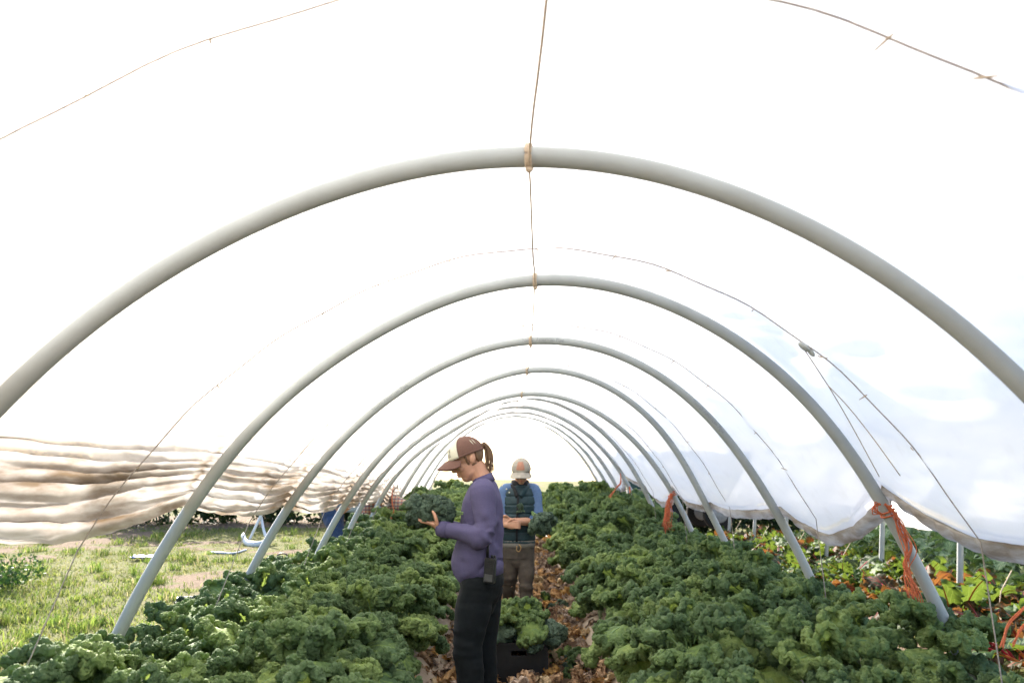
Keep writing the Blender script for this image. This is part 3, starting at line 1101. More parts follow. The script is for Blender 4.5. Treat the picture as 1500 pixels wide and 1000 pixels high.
for ri, rx in enumerate((4.12, 4.62, 5.15)):
    y = 4.7 + .2 * ri
    cn = 0
    while y < 17:
        x = rx + rng.uniform(-.07, .07)
        key = ['red', 'orange', 'red', 'pink', 'orange', 'yellow'][int(rng.integers(6))]
        cname = {'red': 'dark red', 'orange': 'orange', 'yellow': 'yellow', 'pink': 'crimson'}[key]
        cn += 1
        p = tag(empty('chard_plant', (x, y, 0), rng.uniform(0, 6)), f'{cname} stalked chard plant, {nth(cn)} from the front in the {("near", "second", "third")[ri]} chard row',
                'chard plant', 'chard under the neighbouring tunnel')
        p.scale = [rng.uniform(1.2, 1.5)] * 3
        for k in range(10):
            az = k * 2.4 + rng.uniform(-.3, .3)
            Mx = Matrix.Translation((.02 * math.cos(az), .02 * math.sin(az), -.02)) @ Matrix.Rotation(az, 4, 'Z') @ Matrix.Rotation(rng.uniform(-.15, .3), 4, 'Y') @ \
                Matrix.Rotation(rng.uniform(-.4, .4), 4, 'X') @ Matrix.Scale(rng.uniform(.75, 1.1), 4)
            put('leaf', CH[key][k % 3], p, Mx)
        y += .42
for ri, rx in enumerate((6.0, 6.65, 7.3)):
    y = 6.2 + .2 * ri
    cn = 0
    while y < 16.5:
        x = rx + rng.uniform(-.08, .08)
        cn += 1
        p = tag(empty('collard_plant', (x, y, 0), rng.uniform(0, 6)), f'broad leaved collard plant, {nth(cn)} from the front in the {["first", "second", "third"][ri]} row behind the chard',
                'collard plant', 'collards behind the chard')
        p.scale = [rng.uniform(1.15, 1.4)] * 3
        MB().tube([(0, 0, -.02), (.01, 0, .2), (0, 0, .35)], .016, 7).build('stem', M['stem'], p)
        for k in range(11):
            az = k * 2.4 + rng.uniform(-.3, .3)
            f_ = k / 10
            Mx = Matrix.Translation((.015 * math.cos(az), .015 * math.sin(az), .10 + .22 * f_)) @ Matrix.Rotation(az, 4, 'Z') @ Matrix.Rotation(.35 - .6 * f_, 4, 'Y') @ \
                Matrix.Rotation(rng.uniform(-.3, .3), 4, 'X') @ Matrix.Scale(rng.uniform(.75, 1.05) * (1 - .3 * f_), 4)
            put('leaf', CO[int(rng.integers(4))], p, Mx)
        y += .58


# ------------------------------------------------------------------ grass, weeds, hedges, leaf litter
def fast_mesh(name, V, faces, mat, tint=None, smooth=False):
    """V (n,3); faces (m,k) of equal size"""
    me = bpy.data.meshes.new(name)
    m, k = faces.shape
    me.vertices.add(len(V)); me.vertices.foreach_set('co', np.asarray(V, np.float32).ravel())
    me.loops.add(m * k); me.loops.foreach_set('vertex_index', faces.astype(np.int32).ravel())
    me.polygons.add(m)
    me.polygons.foreach_set('loop_start', np.arange(0, m * k, k, dtype=np.int32))
    if smooth:
        me.polygons.foreach_set('use_smooth', np.ones(m, dtype=bool))
    me.update(calc_edges=True)
    me.materials.append(mat)
    if tint is not None:
        set_tint(me, tint)
    return me


def blades(px, py, pz, h, w, colr, lean=.5):
    """bent grass blades, three triangles each"""
    n = len(px)
    az = rng.uniform(0, 6.28, n); sp = rng.uniform(0, 6.28, n)
    ln = h * lean * rng.uniform(.2, 1.2, n)
    dx, dy = np.cos(az) * ln, np.sin(az) * ln
    sx, sy = np.cos(sp) * w, np.sin(sp) * w
    B = np.stack([px, py, pz], -1)
    V = np.zeros((n, 5, 3))
    S = np.stack([sx, sy, 0 * sx], -1)
    mid = B + np.stack([dx * .3, dy * .3, h * .6], -1)
    tip = B + np.stack([dx, dy, h * rng.uniform(.75, 1, n)], -1)
    V[:, 0] = B - S; V[:, 1] = B + S; V[:, 2] = mid - S * .8; V[:, 3] = mid + S * .8; V[:, 4] = tip
    i = np.arange(n)[:, None] * 5
    f = np.concatenate([i + [0, 1, 3], i + [0, 3, 2], i + [2, 3, 4]])
    return V.reshape(-1, 3), f, np.repeat(colr, 5, axis=0)


def palette(n, cols, wts):
    c = np.array(cols)[rng.choice(len(cols), n, p=np.array(wts) / sum(wts))]
    return c * rng.uniform(.75, 1.25, (n, 1))


NC = 9500
cy = 2.0 + 18.5 * rng.random(NC) ** 1.35
cxl = -2.05 - rng.random(NC) * (3.0 + cy * .72)
keep = rng.random(NC) > bare(cxl, cy) * .92
cxl, cy = cxl[keep], cy[keep]
per = rng.integers(7, 15, len(cy))
rad = rng.uniform(.04, .14, len(cy))
lush = .5 + .5 * vnoise(cxl * .55, cy * .55, 81)
near_edge = sstep(-3.6, -2.2, cxl) * (1 - sstep(6, 8, cy))
hgt = .03 + .085 * lush ** 2 + .07 * near_edge * rng.random(len(cy))
bx = np.repeat(cxl, per) + np.repeat(rad, per) * rng.normal(0, .8, per.sum())
by = np.repeat(cy, per) + np.repeat(rad, per) * rng.normal(0, .8, per.sum())
nb = len(bx)
dry = np.clip(np.repeat(.55 - .5 * lush - .3 * near_edge, per) + rng.normal(0, .25, nb), 0, 1)[:, None]
gc = palette(nb, [(.17, .24, .04), (.25, .31, .06), (.10, .17, .03)], [3, 3, 2]) * (1 - dry) + palette(nb, [(.42, .36, .18), (.30, .25, .10)], [1, 1]) * dry
gc = gc * .85
Vb, fb, cb_ = blades(bx, by, field_z(bx, by) - .005, np.repeat(hgt, per) * rng.uniform(.6, 1.3, nb), rng.uniform(.004, .009, nb), gc, 1.0)
tag(put('grass', fast_mesh('grass', Vb, fb, M['grass'], cb_)), 'short uneven grass growing over the field left of the tunnel', 'grass', kind='stuff')
nt_ = 420
ty = 2.4 + 15 * rng.random(nt_) ** 1.2; tx_ = -2.15 - rng.random(nt_) ** 1.4 * (2.2 + ty * .66)
ok_ = rng.random(nt_) > bare(tx_, ty); tx_, ty = tx_[ok_], ty[ok_]
per = rng.integers(26, 60, len(ty)); nb = per.sum()
bx = np.repeat(tx_, per) + rng.normal(0, .06, nb); by = np.repeat(ty, per) + rng.normal(0, .06, nb)
gc = palette(nb, [(.15, .23, .04), (.25, .32, .06), (.08, .14, .025), (.42, .36, .18)], [3, 3, 2, 1]) * np.repeat(rng.uniform(.7, 1.2, len(ty)), per)[:, None]
Vt, ft_, ct_ = blades(bx, by, field_z(bx, by) - .005, np.repeat(rng.uniform(.07, .19, len(ty)), per) * rng.uniform(.5, 1.2, nb), rng.uniform(.004, .007, nb), gc, .8)
tag(put('grass_tufts', fast_mesh('grass_tufts', Vt, ft_, M['grass'], ct_)), 'taller grass tufts standing out of the field left of the tunnel', 'grass', kind='stuff')
# strip of weeds between the two tunnels
nb = 9000
bx = rng.uniform(2.35, 4.4, nb); by = 3 + 14 * rng.random(nb) ** 1.3
Vb, fb, cb_ = blades(bx, by, field_z(bx, by) - .005, rng.uniform(.03, .11, nb), rng.uniform(.003, .006, nb), palette(nb, [(.08, .14, .025), (.13, .18, .03), (.25, .21, .1)], [3, 3, 1]), .8)
tag(put('grass', fast_mesh('grass', Vb, fb, M['grass'], cb_)), 'thin grass in the alley between the two tunnels', 'grass', kind='stuff')


def leaf_cloud(n, cen, rad, size, cols, wts, squash=.0, outer=.5):
    """n leaf-sized bent quads filling ellipsoids: cen (k,3), rad (k,3)"""
    k = rng.integers(0, len(cen), n)
    d = rng.normal(size=(n, 3)); d /= np.linalg.norm(d, axis=1)[:, None]
    rr = (outer + (1 - outer) * rng.random(n)) ** .6
    P = cen[k] + d * rad[k] * rr[:, None]
    u = rng.normal(size=(n, 3)); u /= np.linalg.norm(u, axis=1)[:, None]
    v = np.cross(u, rng.normal(size=(n, 3))); v /= np.linalg.norm(v, axis=1)[:, None]
    s = size * rng.uniform(.6, 1.4, n)[:, None]
    V = np.stack([P - u * s, P + v * s * .5, P + u * s, P - v * s * .5], 1).reshape(-1, 3)
    f = np.arange(n * 4).reshape(-1, 4)
    return V, f, np.repeat(palette(n, cols, wts), 4, axis=0)


def bush(name, label, cat, x, y, w, dp, h, n, leaf, cols, wts, group=None, lobes=14):
    z = float(field_z(np.array(x), np.array(y)))
    root = tag(empty(name, (x, y, z)), label, cat, group)
    cen = np.stack([rng.uniform(-w / 2, w / 2, lobes), rng.uniform(-dp / 2, dp / 2, lobes), h * (.08 + .62 * rng.random(lobes))], -1)
    rd = np.stack([rng.uniform(.18, .3, lobes) * w + .1, rng.uniform(.3, .5, lobes) * dp + .05, rng.uniform(.22, .34, lobes) * h], -1)
    V, f, c = leaf_cloud(n, cen, rd, leaf, cols, wts)
    V[:, 2] = np.maximum(V[:, 2], .01)
    put('foliage', fast_mesh('foliage', V, f, M['foliage'], c), root)
    for k in range(4):
        a = rng.uniform(-w * .3, w * .3)
        MB().tube(catmull([(a * .5, 0, -.03), (a * .8, .03, h * .3), (a + rng.uniform(-.1, .1), 0, h * .65)], 4), np.linspace(.02, .006, 9), 6).build('branch', M['stem'], root)
    return root


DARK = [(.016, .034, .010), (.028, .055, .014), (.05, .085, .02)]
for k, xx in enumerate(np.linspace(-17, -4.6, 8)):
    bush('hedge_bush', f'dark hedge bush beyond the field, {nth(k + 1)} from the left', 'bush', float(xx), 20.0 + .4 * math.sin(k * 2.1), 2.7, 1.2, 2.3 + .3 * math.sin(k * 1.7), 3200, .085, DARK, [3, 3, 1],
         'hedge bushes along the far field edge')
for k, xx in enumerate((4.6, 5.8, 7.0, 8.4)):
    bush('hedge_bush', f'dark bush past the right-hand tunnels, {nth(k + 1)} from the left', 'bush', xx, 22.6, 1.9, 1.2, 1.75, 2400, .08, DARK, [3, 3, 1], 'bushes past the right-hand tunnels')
for k, (xx, yy, w_, h_) in enumerate(((-5.4, 7.1, 1.0, .28), (-6.1, 8.3, 1.3, .30), (-7.2, 10.4, 1.6, .5))):
    bush('weed_clump', f'low leafy green weed clump in the field, {nth(k + 1)} nearest', 'weed', xx, yy, w_, .8, h_, 2200, .03, [(.05, .11, .02), (.08, .16, .025), (.03, .07, .02)], [2, 2, 2], 'weed clumps in the grass', 10)
for k, (xx, yy, w_, h_) in enumerate(((-2.62, 4.9, .5, .32), (-2.55, 5.6, .5, .34), (-2.5, 6.4, .5, .3), (-2.9, 4.2, .5, .2), (-2.55, 10.2, .5, .45))):
    bush('weed_clump', f'leafy weed clump against the left tunnel side, {nth(k + 1)}', 'weed', xx, yy, w_, .5, h_, 1300, .028, [(.07, .14, .02), (.11, .20, .03), (.05, .10, .02)], [2, 2, 2], 'weeds along the left tunnel side', 8)

LIT = [(.50, .30, .14), (.56, .33, .12), (.42, .27, .16), (.38, .28, .21), (.60, .45, .27), (.46, .36, .28), (.27, .175, .11)]
LW = [3, 2, 3, 3, 2, 3, 2]
LITM = []
for k in range(7):
    P, f, uv, mid = leaf_arrays(30, 13, .20, .06, .12, R(12), R(35), 700 + k * 11, ruff=.95, lam=.042, droop=.1, crumple=.028)
    P[:, 2] *= .8
    me = fast_mesh('dry_leaf', P, f, M['litter'], np.array(LIT[k]) * (1 + .35 * vnoise(P[:, :1] * 60, P[:, 1:2] * 60, 77)), True)
    LITM.append((me, P, f))


def litter_spot():
    yy = 3.6 + 12.5 * rng.random() ** 1.5
    x = rng.uniform(-.72, .80)
    x += .05 * np.sign(x) * (abs(x) < .2)
    return x, yy


def litter_M(x, yy, up):
    return Matrix.Translation((x, yy, float(path_z(np.array(x), np.array(yy))) + up)) @ Euler((rng.uniform(-.9, .9), rng.uniform(-.7, .7), rng.uniform(0, 6.28))).to_matrix().to_4x4() @ Matrix.Scale(rng.uniform(.7, 1.25), 4)


spots = sorted([litter_spot() for _ in range(1500)], key=lambda p: p[1])
VV_, FF_, CC_ = [], [], []
nvv = 0
for k, (x, yy) in enumerate(spots):
    Mx = litter_M(x, yy, rng.uniform(.005, .055))
    j = int(rng.integers(7))
    if 120 < k < 400:
        put('dry_leaf', LITM[j][0], path, Mx)
    else:
        me, P, f = LITM[j]
        A = np.array(Mx.to_3x3()); VV_.append(P @ A.T + np.array(Mx.translation)); FF_.append(f + nvv); nvv += len(P)
        CC_.append(np.tile(palette(1, LIT, LW), (len(P), 1)) * (1 + .35 * vnoise(P[:, :1] * 60, P[:, 1:2] * 60, 78)))
lo = put('leaf_litter', fast_mesh('leaf_litter', np.concatenate(VV_), np.concatenate(FF_), M['litter'], np.concatenate(CC_), True), path)
lo['kind'] = 'stuff'


# ------------------------------------------------------------------ people
def organic(name, mb, voxel, smooth, mat, parent, post=None):
    """union the closed shapes in mb into one continuous skin"""
    me = mb.mesh(name, mat)
    t = bpy.data.objects.new('t', me)
    col.objects.link(t)
    m = t.modifiers.new('r', 'REMESH'); m.mode = 'VOXEL'; m.voxel_size = voxel; m.use_smooth_shade = True
    if smooth:
        m2 = t.modifiers.new('s', 'SMOOTH'); m2.factor = .5; m2.iterations = smooth
    dg = bpy.context.evaluated_depsgraph_get()
    out = bpy.data.meshes.new_from_object(t.evaluated_get(dg))
    bpy.data.objects.remove(t); bpy.data.meshes.remove(me)
    out.name = name
    out.materials.clear(); out.materials.append(mat)
    if post is not None:
        n = len(out.vertices)
        co = np.zeros(n * 3, np.float32); no = np.zeros(n * 3, np.float32)
        out.vertices.foreach_get('co', co); out.vertex_normals.foreach_get('vector', no)
        co = co.reshape(-1, 3).astype(float); no = no.reshape(-1, 3).astype(float)
        out.vertices.foreach_set('co', post(co, no).astype(np.float32).ravel())
    out.polygons.foreach_set('use_smooth', np.ones(len(out.polygons), dtype=bool))
    out.update()
    return put(name, out, parent)


def limb(mb, pts, rad, side=None, seg=16, per=5, ends=True):
    """tapered limb through joints with rounded ends; rad: scalars or (side, other) pairs"""
    P = catmull(pts, per)
    rr = np.array([(r, r) if np.ndim(r) == 0 else r for r in rad], float)
    Rr = catmull(np.c_[rr, np.zeros(len(rr))], per)[:, :2]
    mb.tube(P, np.maximum(Rr, .002), seg, side=side)
    if ends:
        mb.ball(P[0], float(Rr[0].min()) * .98, nu=14, nv=8); mb.ball(P[-1], float(Rr[-1].min()) * .98, nu=14, nv=8)
    return mb


def head_shape(s=1.0):
    """head, face to -x, origin between the ears"""
    h = MB()
    h.ball((-.006, 0, .030), (.086, .074, .088))
    h.ball((-.030, 0, -.040), (.058, .057, .078))
    h.ball((-.048, 0, -.092), (.034, .032, .028))
    h.ball((-.02, 0, -.075), (.055, .052, .035), rot=(0, -.25, 0))
    h.ball((-.070, 0, .020), (.022, .050, .016))
    for k in (-1, 1):
        h.ball((-.062, k * .034, -.034), (.024, .024, .022))
        h.ball((.010, k * .075, -.008), (.018, .009, .031), rot=(0, .2, 0))
        h.ball((-.078, k * .030, .002), (.012, .014, .010))
    limb(h, [(-.084, 0, .008), (-.098, 0, -.016), (-.108, 0, -.036)], [.009, .011, .013], seg=10, per=3)
    h.ball((-.094, 0, -.042), (.016, .017, .008))
    h.ball((-.088, 0, -.062), (.012, .023, .0065)); h.ball((-.085, 0, -.074), (.012, .020, .0075))
    return h.xform(Matrix.Scale(s, 4))


def cap_pieces(T, front_mat, back_mat, parent, label=None):
    """baseball cap as front panel, crown and brim in the head's frame T"""
    cen = np.array((-.008, 0, .020)); rad = np.array((.098, .088, .100))

    def patch(a0, a1, t0, t1, na, nt_, grow=0.0):
        A = np.linspace(a0, a1, na); Th = np.linspace(t0, t1, nt_)
        V = []
        for th in Th:
            for a in A:
                front = max(0, -math.cos(a))
                k = 1 + .05 * front * math.sin(th) ** 2
                V.append(cen + (rad * k + grow) * np.array((math.sin(th) * math.cos(a), math.sin(th) * math.sin(a), math.cos(th))))
        i = np.arange(nt_ - 1)[:, None] * na + np.arange(na - 1)[None]
        return np.array(V), np.stack([i, i + 1, i + na + 1, i + na], -1).reshape(-1, 4).tolist()
    V, f = patch(-2.10, 2.10, .02, 1.60, 40, 16)
    crown = MB().add(V, f).xform(T).build('cap_crown', back_mat, parent)
    V, f = patch(2.06, 2 * math.pi - 2.06, .10, 1.60, 24, 14, .0025)
    panel = MB().add(V, f).xform(T).build('cap_front_panel', front_mat, parent)
    V, f = patch(-2.2, 2.2, 1.52, 1.63, 40, 3, .002)
    band = MB().add(V, f).xform(T).build('cap_band', back_mat, crown)
    V = []
    na, nr = 25, 9
    for j in range(nr):
        for a in np.linspace(-1.15, 1.15, na):
            rr = j / (nr - 1) * .082 * math.cos(a * 1.15) ** .6 if abs(a * 1.15) < 1.57 else 0
            x = cen[0] - (rad[0] + .004 + rr) * math.cos(a)
            y = (rad[1] + rr * .55) * math.sin(a)
            V.append((x, y, .030 - .30 * rr - .040 * (y / .09) ** 2))
    i = np.arange(nr - 1)[:, None] * na + np.arange(na - 1)[None]
    brim = MB().add(V, np.stack([i, i + 1, i + na + 1, i + na], -1).reshape(-1, 4).tolist()).xform(T).build('cap_brim', back_mat, parent)
    for o in (crown, panel, brim, band):
        m = o.modifiers.new('solid', 'SOLIDIFY'); m.thickness = .004 * T.to_scale().x; m.offset = 0
    MB().ball(cen + (0, 0, rad[2] + .001), (.008, .008, .005), nu=10, nv=6).xform(T).build('cap_button', back_mat, crown)
    return panel, crown, cen, rad


def on_cap(cen, rad, a, z, off):
    """point of the cap shell at azimuth a and height z"""
    th = math.acos(max(-1, min(1, (z - cen[2]) / rad[2])))
    k = 1 + .05 * max(0, -math.cos(a)) * math.sin(th) ** 2
    return cen + (rad * k + off) * np.array((math.sin(th) * math.cos(a), math.sin(th) * math.sin(a), math.cos(th)))


def finger(mb, pts, r):
    return limb(mb, pts, [r, r * .98, r * .9, r * .72][:len(pts)], seg=8, per=3)


def wrinkle(amp, fx, fz, seed, zones=None):
    def post(co, no):
        w = vnoise(co[:, 0] * fx + co[:, 2] * 7, co[:, 2] * fz + co[:, 1] * fx * .6, seed) + .5 * vnoise(co[:, 0] * fx * 2.1 + co[:, 1] * 9, co[:, 2] * fz * 1.9, seed + 1)
        a = np.full(len(co), amp)
        if zones:
            for c, rad_, k in zones:
                d = np.linalg.norm(co - np.array(tuple(c)), axis=1)
                a = a + k * np.exp(-(d / rad_) ** 2)
        return co + no * (w * a)[:, None]
    return post


# ---- woman in the purple sweater, in profile, facing left
WD = 4.32
wb = Vector((at(700, 700, WD).x, WD, 0))
woman = tag(empty('person', wb), 'person in purple sweater and dark jeans with ponytail, holding up a kale bunch', 'person')


def PW(px, py, dy=0.0):
    return np.array(at(px, py, WD + dy) - wb)


TH = Matrix.Translation(Vector(PW(688, 670))) @ Matrix.Rotation(R(-22), 4, 'Y') @ Matrix.Rotation(R(4), 4, 'Z') @ Matrix.Scale(.98, 4)
wsh_n, wel_n, wwr_n = PW(707, 722, -.165), PW(710, 784, -.225), PW(650, 775, -.14)
wsh_f, wel_f, wwr_f = PW(706, 721, .155), PW(703, 785, .20), PW(662, 774, .06)
body = MB().merge(head_shape().xform(TH))
limb(body, [PW(697, 682), PW(703, 695), PW(708, 708), PW(707, 740), PW(705, 790), PW(704, 850)],
     [(.048, .050), (.050, .052), (.062, .055), (.13, .085), (.12, .085), (.10, .075)], side=(0, 1, 0))
for sh, el, wr in ((wsh_n, wel_n, wwr_n), (wsh_f, wel_f, wwr_f)):
    limb(body, [sh, (sh + el) / 2, el, (el + wr) / 2, wr], [.042, .036, .027, .030, .026])
hand_n = PW(636, 766, -.115)
limb(body, [wwr_n, PW(642, 771, -.125), PW(634, 766, -.115), PW(625, 764, -.105)], [(.027, .022), (.032, .018), (.040, .016), (.038, .012)], side=(0, 1, 0))
for k, (dyk, ln) in enumerate(((-.145, .9), (-.125, 1.0), (-.103, 1.0), (-.083, .85))):
    finger(body, [PW(628, 765, dyk), PW(620 + 3 * (1 - ln), 764, dyk), PW(614 + 6 * (1 - ln), 761.5, dyk + .004), PW(610 + 9 * (1 - ln), 757, dyk + .010)], .0092)
finger(body, [PW(641, 769, -.155), PW(639, 761, -.168), PW(637, 754, -.168), PW(634, 749, -.160)], .0105)
limb(body, [wwr_f, PW(654, 770, .05), PW(646, 767, .03), PW(638, 766, .02)], [(.026, .022), (.032, .018), (.038, .015), (.036, .012)], side=(0, 1, 0))
for k, dyk in enumerate((-.02, .0, .02, .04)):
    finger(body, [PW(640, 766, dyk), PW(632, 765, dyk), PW(625, 762, dyk), PW(621, 758, dyk)], .009)
finger(body, [PW(655, 771, -.005), PW(655, 765, -.03), PW(652, 759, -.035), PW(648, 756, -.03)], .010)
wn_ank, wf_ank = PW(691, 1078, -.09), PW(712, 1068, .10)
limb(body, [PW(703, 866, -.07), PW(691, 900, -.09), PW(685, 945, -.09), PW(689, 1005, -.09), wn_ank], [.075, .068, .055, .050, .036])
limb(body, [PW(711, 866, .07), PW(711, 900, .09), PW(709, 945, .09), PW(711, 1005, .10), wf_ank], [.075, .068, .055, .050, .036])
organic('body', body, .0042, 3, M['skin'], woman)

sw = MB()
limb(sw, [PW(706, 836), PW(699, 824), PW(701, 808), PW(705, 780), PW(706, 750), PW(708, 727), PW(709, 712), PW(709, 702)],
     [(.155, .112), (.170, .136), (.165, .132), (.150, .116), (.160, .113), (.160, .098), (.105, .075), (.060, .052)], side=(0, 1, 0), seg=28, ends=False)
limb(sw, [PW(708, 716, -.10), wsh_n, (wsh_n * .55 + wel_n * .45), wel_n, (wel_n * .5 + wwr_n * .5), wwr_n], [.060, .066, .060, .055, .048, .040], seg=18)
limb(sw, [PW(708, 716, .10), wsh_f, (wsh_f * .55 + wel_f * .45), wel_f, (wel_f * .5 + wwr_f * .5), wwr_f], [.060, .066, .060, .055, .048, .040], seg=18)
sweater = organic('sweater', sw, .0058, 5, M['sweater'], woman,
                  wrinkle(.0026, 13, 15, 91, [(wel_n, .11, .012), (PW(690, 818, -.1), .13, .010), (wsh_n + np.array((0, 0, -.10)), .09, .008), (PW(725, 790, -.1), .13, .009)]))
MB().tube([PW(707, 842), PW(706, 834), PW(703, 827)], [(.150, .110), (.156, .118), (.158, .124)], 32, side=(0, 1, 0)).build('hem_band', M['sweater'], sweater)
for wr, el in ((wwr_n, wel_n), (wwr_f, wel_f)):
    dv = (wr - el) / np.linalg.norm(wr - el)
    MB().tube([wr - dv * .025, wr + dv * .012, wr + dv * .03], [.043, .041, .037], 20).build('cuff', M['sweater'], sweater)
MB().tube([PW(709, 707), PW(707.5, 701), PW(706, 697)], [(.078, .064), (.064, .058), (.056, .055)], 28, side=(0, 1, 0)).build('collar', M['sweater'], sweater)

jn = MB()
limb(jn, [PW(706, 826), PW(706, 842), PW(705, 860), PW(702, 876)], [(.135, .100), (.155, .112), (.160, .112), (.150, .100)], side=(0, 1, 0), seg=26)
limb(jn, [PW(702, 858, -.085), PW(694, 888, -.085), PW(688, 920, -.09), PW(685, 946, -.09), PW(688, 985, -.09), PW(690, 1030, -.09), wn_ank], [.092, .092, .084, .077, .070, .064, .062], seg=20)
limb(jn, [PW(712, 858, .085), PW(709, 888, .085), PW(707, 920, .09), PW(706, 946, .09), PW(709, 985, .10), PW(710, 1030, .10), wf_ank], [.092, .092, .084, .077, .070, .064, .062], seg=20)
jeans = organic('jeans', jn, .006, 4, M['jeans'], woman, wrinkle(.0025, 8, 24, 95, [(PW(684, 948, -.1), .12, .006), (PW(705, 870, -.1), .12, .006), (PW(690, 1040, -.1), .15, .006)]))
for ak in (wn_ank, wf_ank):
    bt = MB()
    limb(bt, [ak + (.0, 0, .06), ak + (.005, 0, 0), (ak[0] + .01, ak[1], .05)], [.050, .050, .048])
    limb(bt, [(ak[0] + .03, ak[1], .035), (ak[0] - .06, ak[1], .04), (ak[0] - .15, ak[1], .03)], [(.036, .034), (.044, .038), (.036, .028)], side=(0, 1, 0))
    organic('boot', bt, .008, 3, M['boot'], woman)

# hair under the cap and ponytail
hb = MB().ball((-.004, 0, .026), (.090, .079, .092), nu=40, nv=30)
V = np.concatenate(hb.v)
fc = []
for q in hb.f:
    c = V[list(q)].mean(0)
    if c[2] > .075 or c[2] < -.052 + .25 * max(0, .02 - c[0]):
        continue
    if c[0] < -.030 - .2 * (c[2]):
        continue
    if abs(c[1]) > .04 and -.045 < c[2] < .03 and -.012 < c[0] < .034:
        continue
    fc.append(q)
hair = MB().add(V, fc).xform(TH).build('hair', M['hair'], woman)
m = hair.modifiers.new('solid', 'SOLIDIFY'); m.thickness = .008
pt = MB()
for k in range(80):
    a = rng.uniform(0, 6.28); r_ = .021 * math.sqrt(rng.random())
    ox, oy = r_ * math.cos(a), r_ * math.sin(a)
    e = rng.uniform(.82, 1.12)
    p = [PW(703, 656) + (0, oy * .4, ox * .4), PW(709.5, 650.5) + (0, oy, ox * .6), PW(715, 659) + (ox, oy, 0), PW(717, 674) + (ox * 1.1, oy * 1.1, 0),
         PW(715 + rng.uniform(-3, 4), 674 + 18 * e) + (ox * 1.2, oy * 1.2, 0)]
    pt.tube(catmull(p, 4), np.linspace(.0034, .0009, 17), 5)
pony = pt.build('ponytail', M['hair'], woman)
MB().tube([PW(704.5, 655), PW(707.5, 651.5)], .013, 12).build('hair_tie', M['grey_metal'], pony)
panel, crown, ccen, crad = cap_pieces(TH, M['cap_cream'], M['cap_brown'], woman)
for s_, zc_, sz in (('ing', .068, .023), ('ect', .046, .023)):
    V, f = text_mesh(s_, sz)
    P = [on_cap(ccen, crad, math.pi + .50 + (x - .004) / .105, zc_ + yy - .005, .0065) for x, yy, z in V]
    MB().add(P, f).xform(TH).build('cap_lettering', M['ink'], panel, smooth=False)
P = [on_cap(ccen, crad, math.pi + .38 + .26 * u, .037 + w, .0065) for w in (0, .0018) for u in np.linspace(0, 1, 6)]
MB().add(P, [(i, i + 1, i + 7, i + 6) for i in range(5)]).xform(TH).build('cap_lettering', M['ink'], panel, smooth=False)
for a_ in (-1.05, -.86):
    P = [on_cap(ccen, crad, a_ + .10 * v, .088 - .028 * v - .024 * u, .004) + np.array((0, 0, 0)) for u in (0, 1) for v in (0, .45)]
    MB().add(P, [(0, 1, 3, 2)]).xform(TH).build('cap_stitched_mark', M['cap_cream'], crown, smooth=False)
for k in (-1, 1):
    lid = MB()
    limb(lid, [(-.085, k * .020, .000), (-.089, k * .031, -.004), (-.082, k * .042, .001)], [.0016, .0026, .0014], seg=6, per=3)
    limb(lid, [(-.087, k * .016, .018), (-.089, k * .030, .022), (-.080, k * .046, .016)], [.002, .003, .0015], seg=6, per=3)
    lid.xform(TH).build('lashes_and_brow', M['hair'], woman)
for zz in (-.0625, -.0735):
    MB().ball((-.0945, 0, zz), (.007, .019, .0042), nu=12, nv=6).xform(TH).build('lip', M['lip'], woman)

# kale bunch held in both hands
bl = Vector(PW(676, 751, -.07)) + wb
bunch('kale_bunch', 'dense curly kale bunch held in the hands of the person in purple', bl, math.pi + .05, 46, .30, size=.60, tilt=-.06, stagger=-.10)

# two-way radio clipped to the waistband behind the hip
rd = tag(empty('two_way_radio', Vector(PW(718, 832, -.175)) + wb), 'black two-way radio with antenna clipped at the hip of the person in purple', 'radio')
rd.rotation_euler = (0, R(4), R(-18))
bevel(MB().box((0, 0, -.01), (.056, .036, .125)).build('case', M['black_plastic'], rd, smooth=False), .006)
bevel(MB().box((0, -.0195, -.045), (.044, .004, .035)).build('battery_panel', mat_simple('radio_grey', (.06, .062, .06), (.045, .047, .046), 30, .5), rd, smooth=False), .002)
for k in range(4):
    MB().box((0, -.0195, .035 - k * .009), (.034, .003, .004)).build('speaker_slot', M['ink'], rd, smooth=False)
MB().tube([(-.018, 0, .05), (-.019, 0, .09), (-.023, .0, .20)], [.008, .0065, .005], 10).build('antenna', M['black_plastic'], rd)
for dx in (.006, .020):
    MB().tube([(dx, 0, .05), (dx, 0, .066)], .0065, 10).build('knob', M['black_plastic'], rd)

# ---- person in the quilted vest, facing the camera
MD = 8.15
mbase = Vector((at(760, 700, MD).x, MD, 0))
man = tag(empty('person', mbase), 'person in dark teal quilted vest and blue shirt, looking down, kale under one arm', 'person')


def PM(px, py, dy=0.0):
    return np.array(at(px, py, MD + dy) - mbase)


TM = Matrix.Translation(Vector(PM(763.5, 688.5, -.05))) @ Matrix.Rotation(R(86), 4, 'Z') @ Matrix.Rotation(R(-24), 4, 'Y') @ Matrix.Scale(1.08, 4)
msh_r, mel_r, mwr_r = PM(783, 720), PM(787, 764, -.04), PM(750, 763, -.24)
msh_l, mel_l, mwr_l = PM(740, 720), PM(733, 764, -.04), PM(741, 768, -.26)
body = MB().merge(head_shape().xform(TM))
limb(body, [PM(763, 697, .0), PM(762, 706, .02), PM(762, 715, .02), PM(761, 735), PM(760, 770), PM(760, 815)],
     [(.056, .058), (.058, .06), (.08, .065), (.15, .095), (.14, .095), (.14, .095)], side=(1, 0, 0))
for sh, el, wr in ((msh_r, mel_r, mwr_r), (msh_l, mel_l, mwr_l)):
    limb(body, [sh, (sh + el) / 2, el, (el + wr) / 2, wr], [.05, .045, .042, .040, .029])
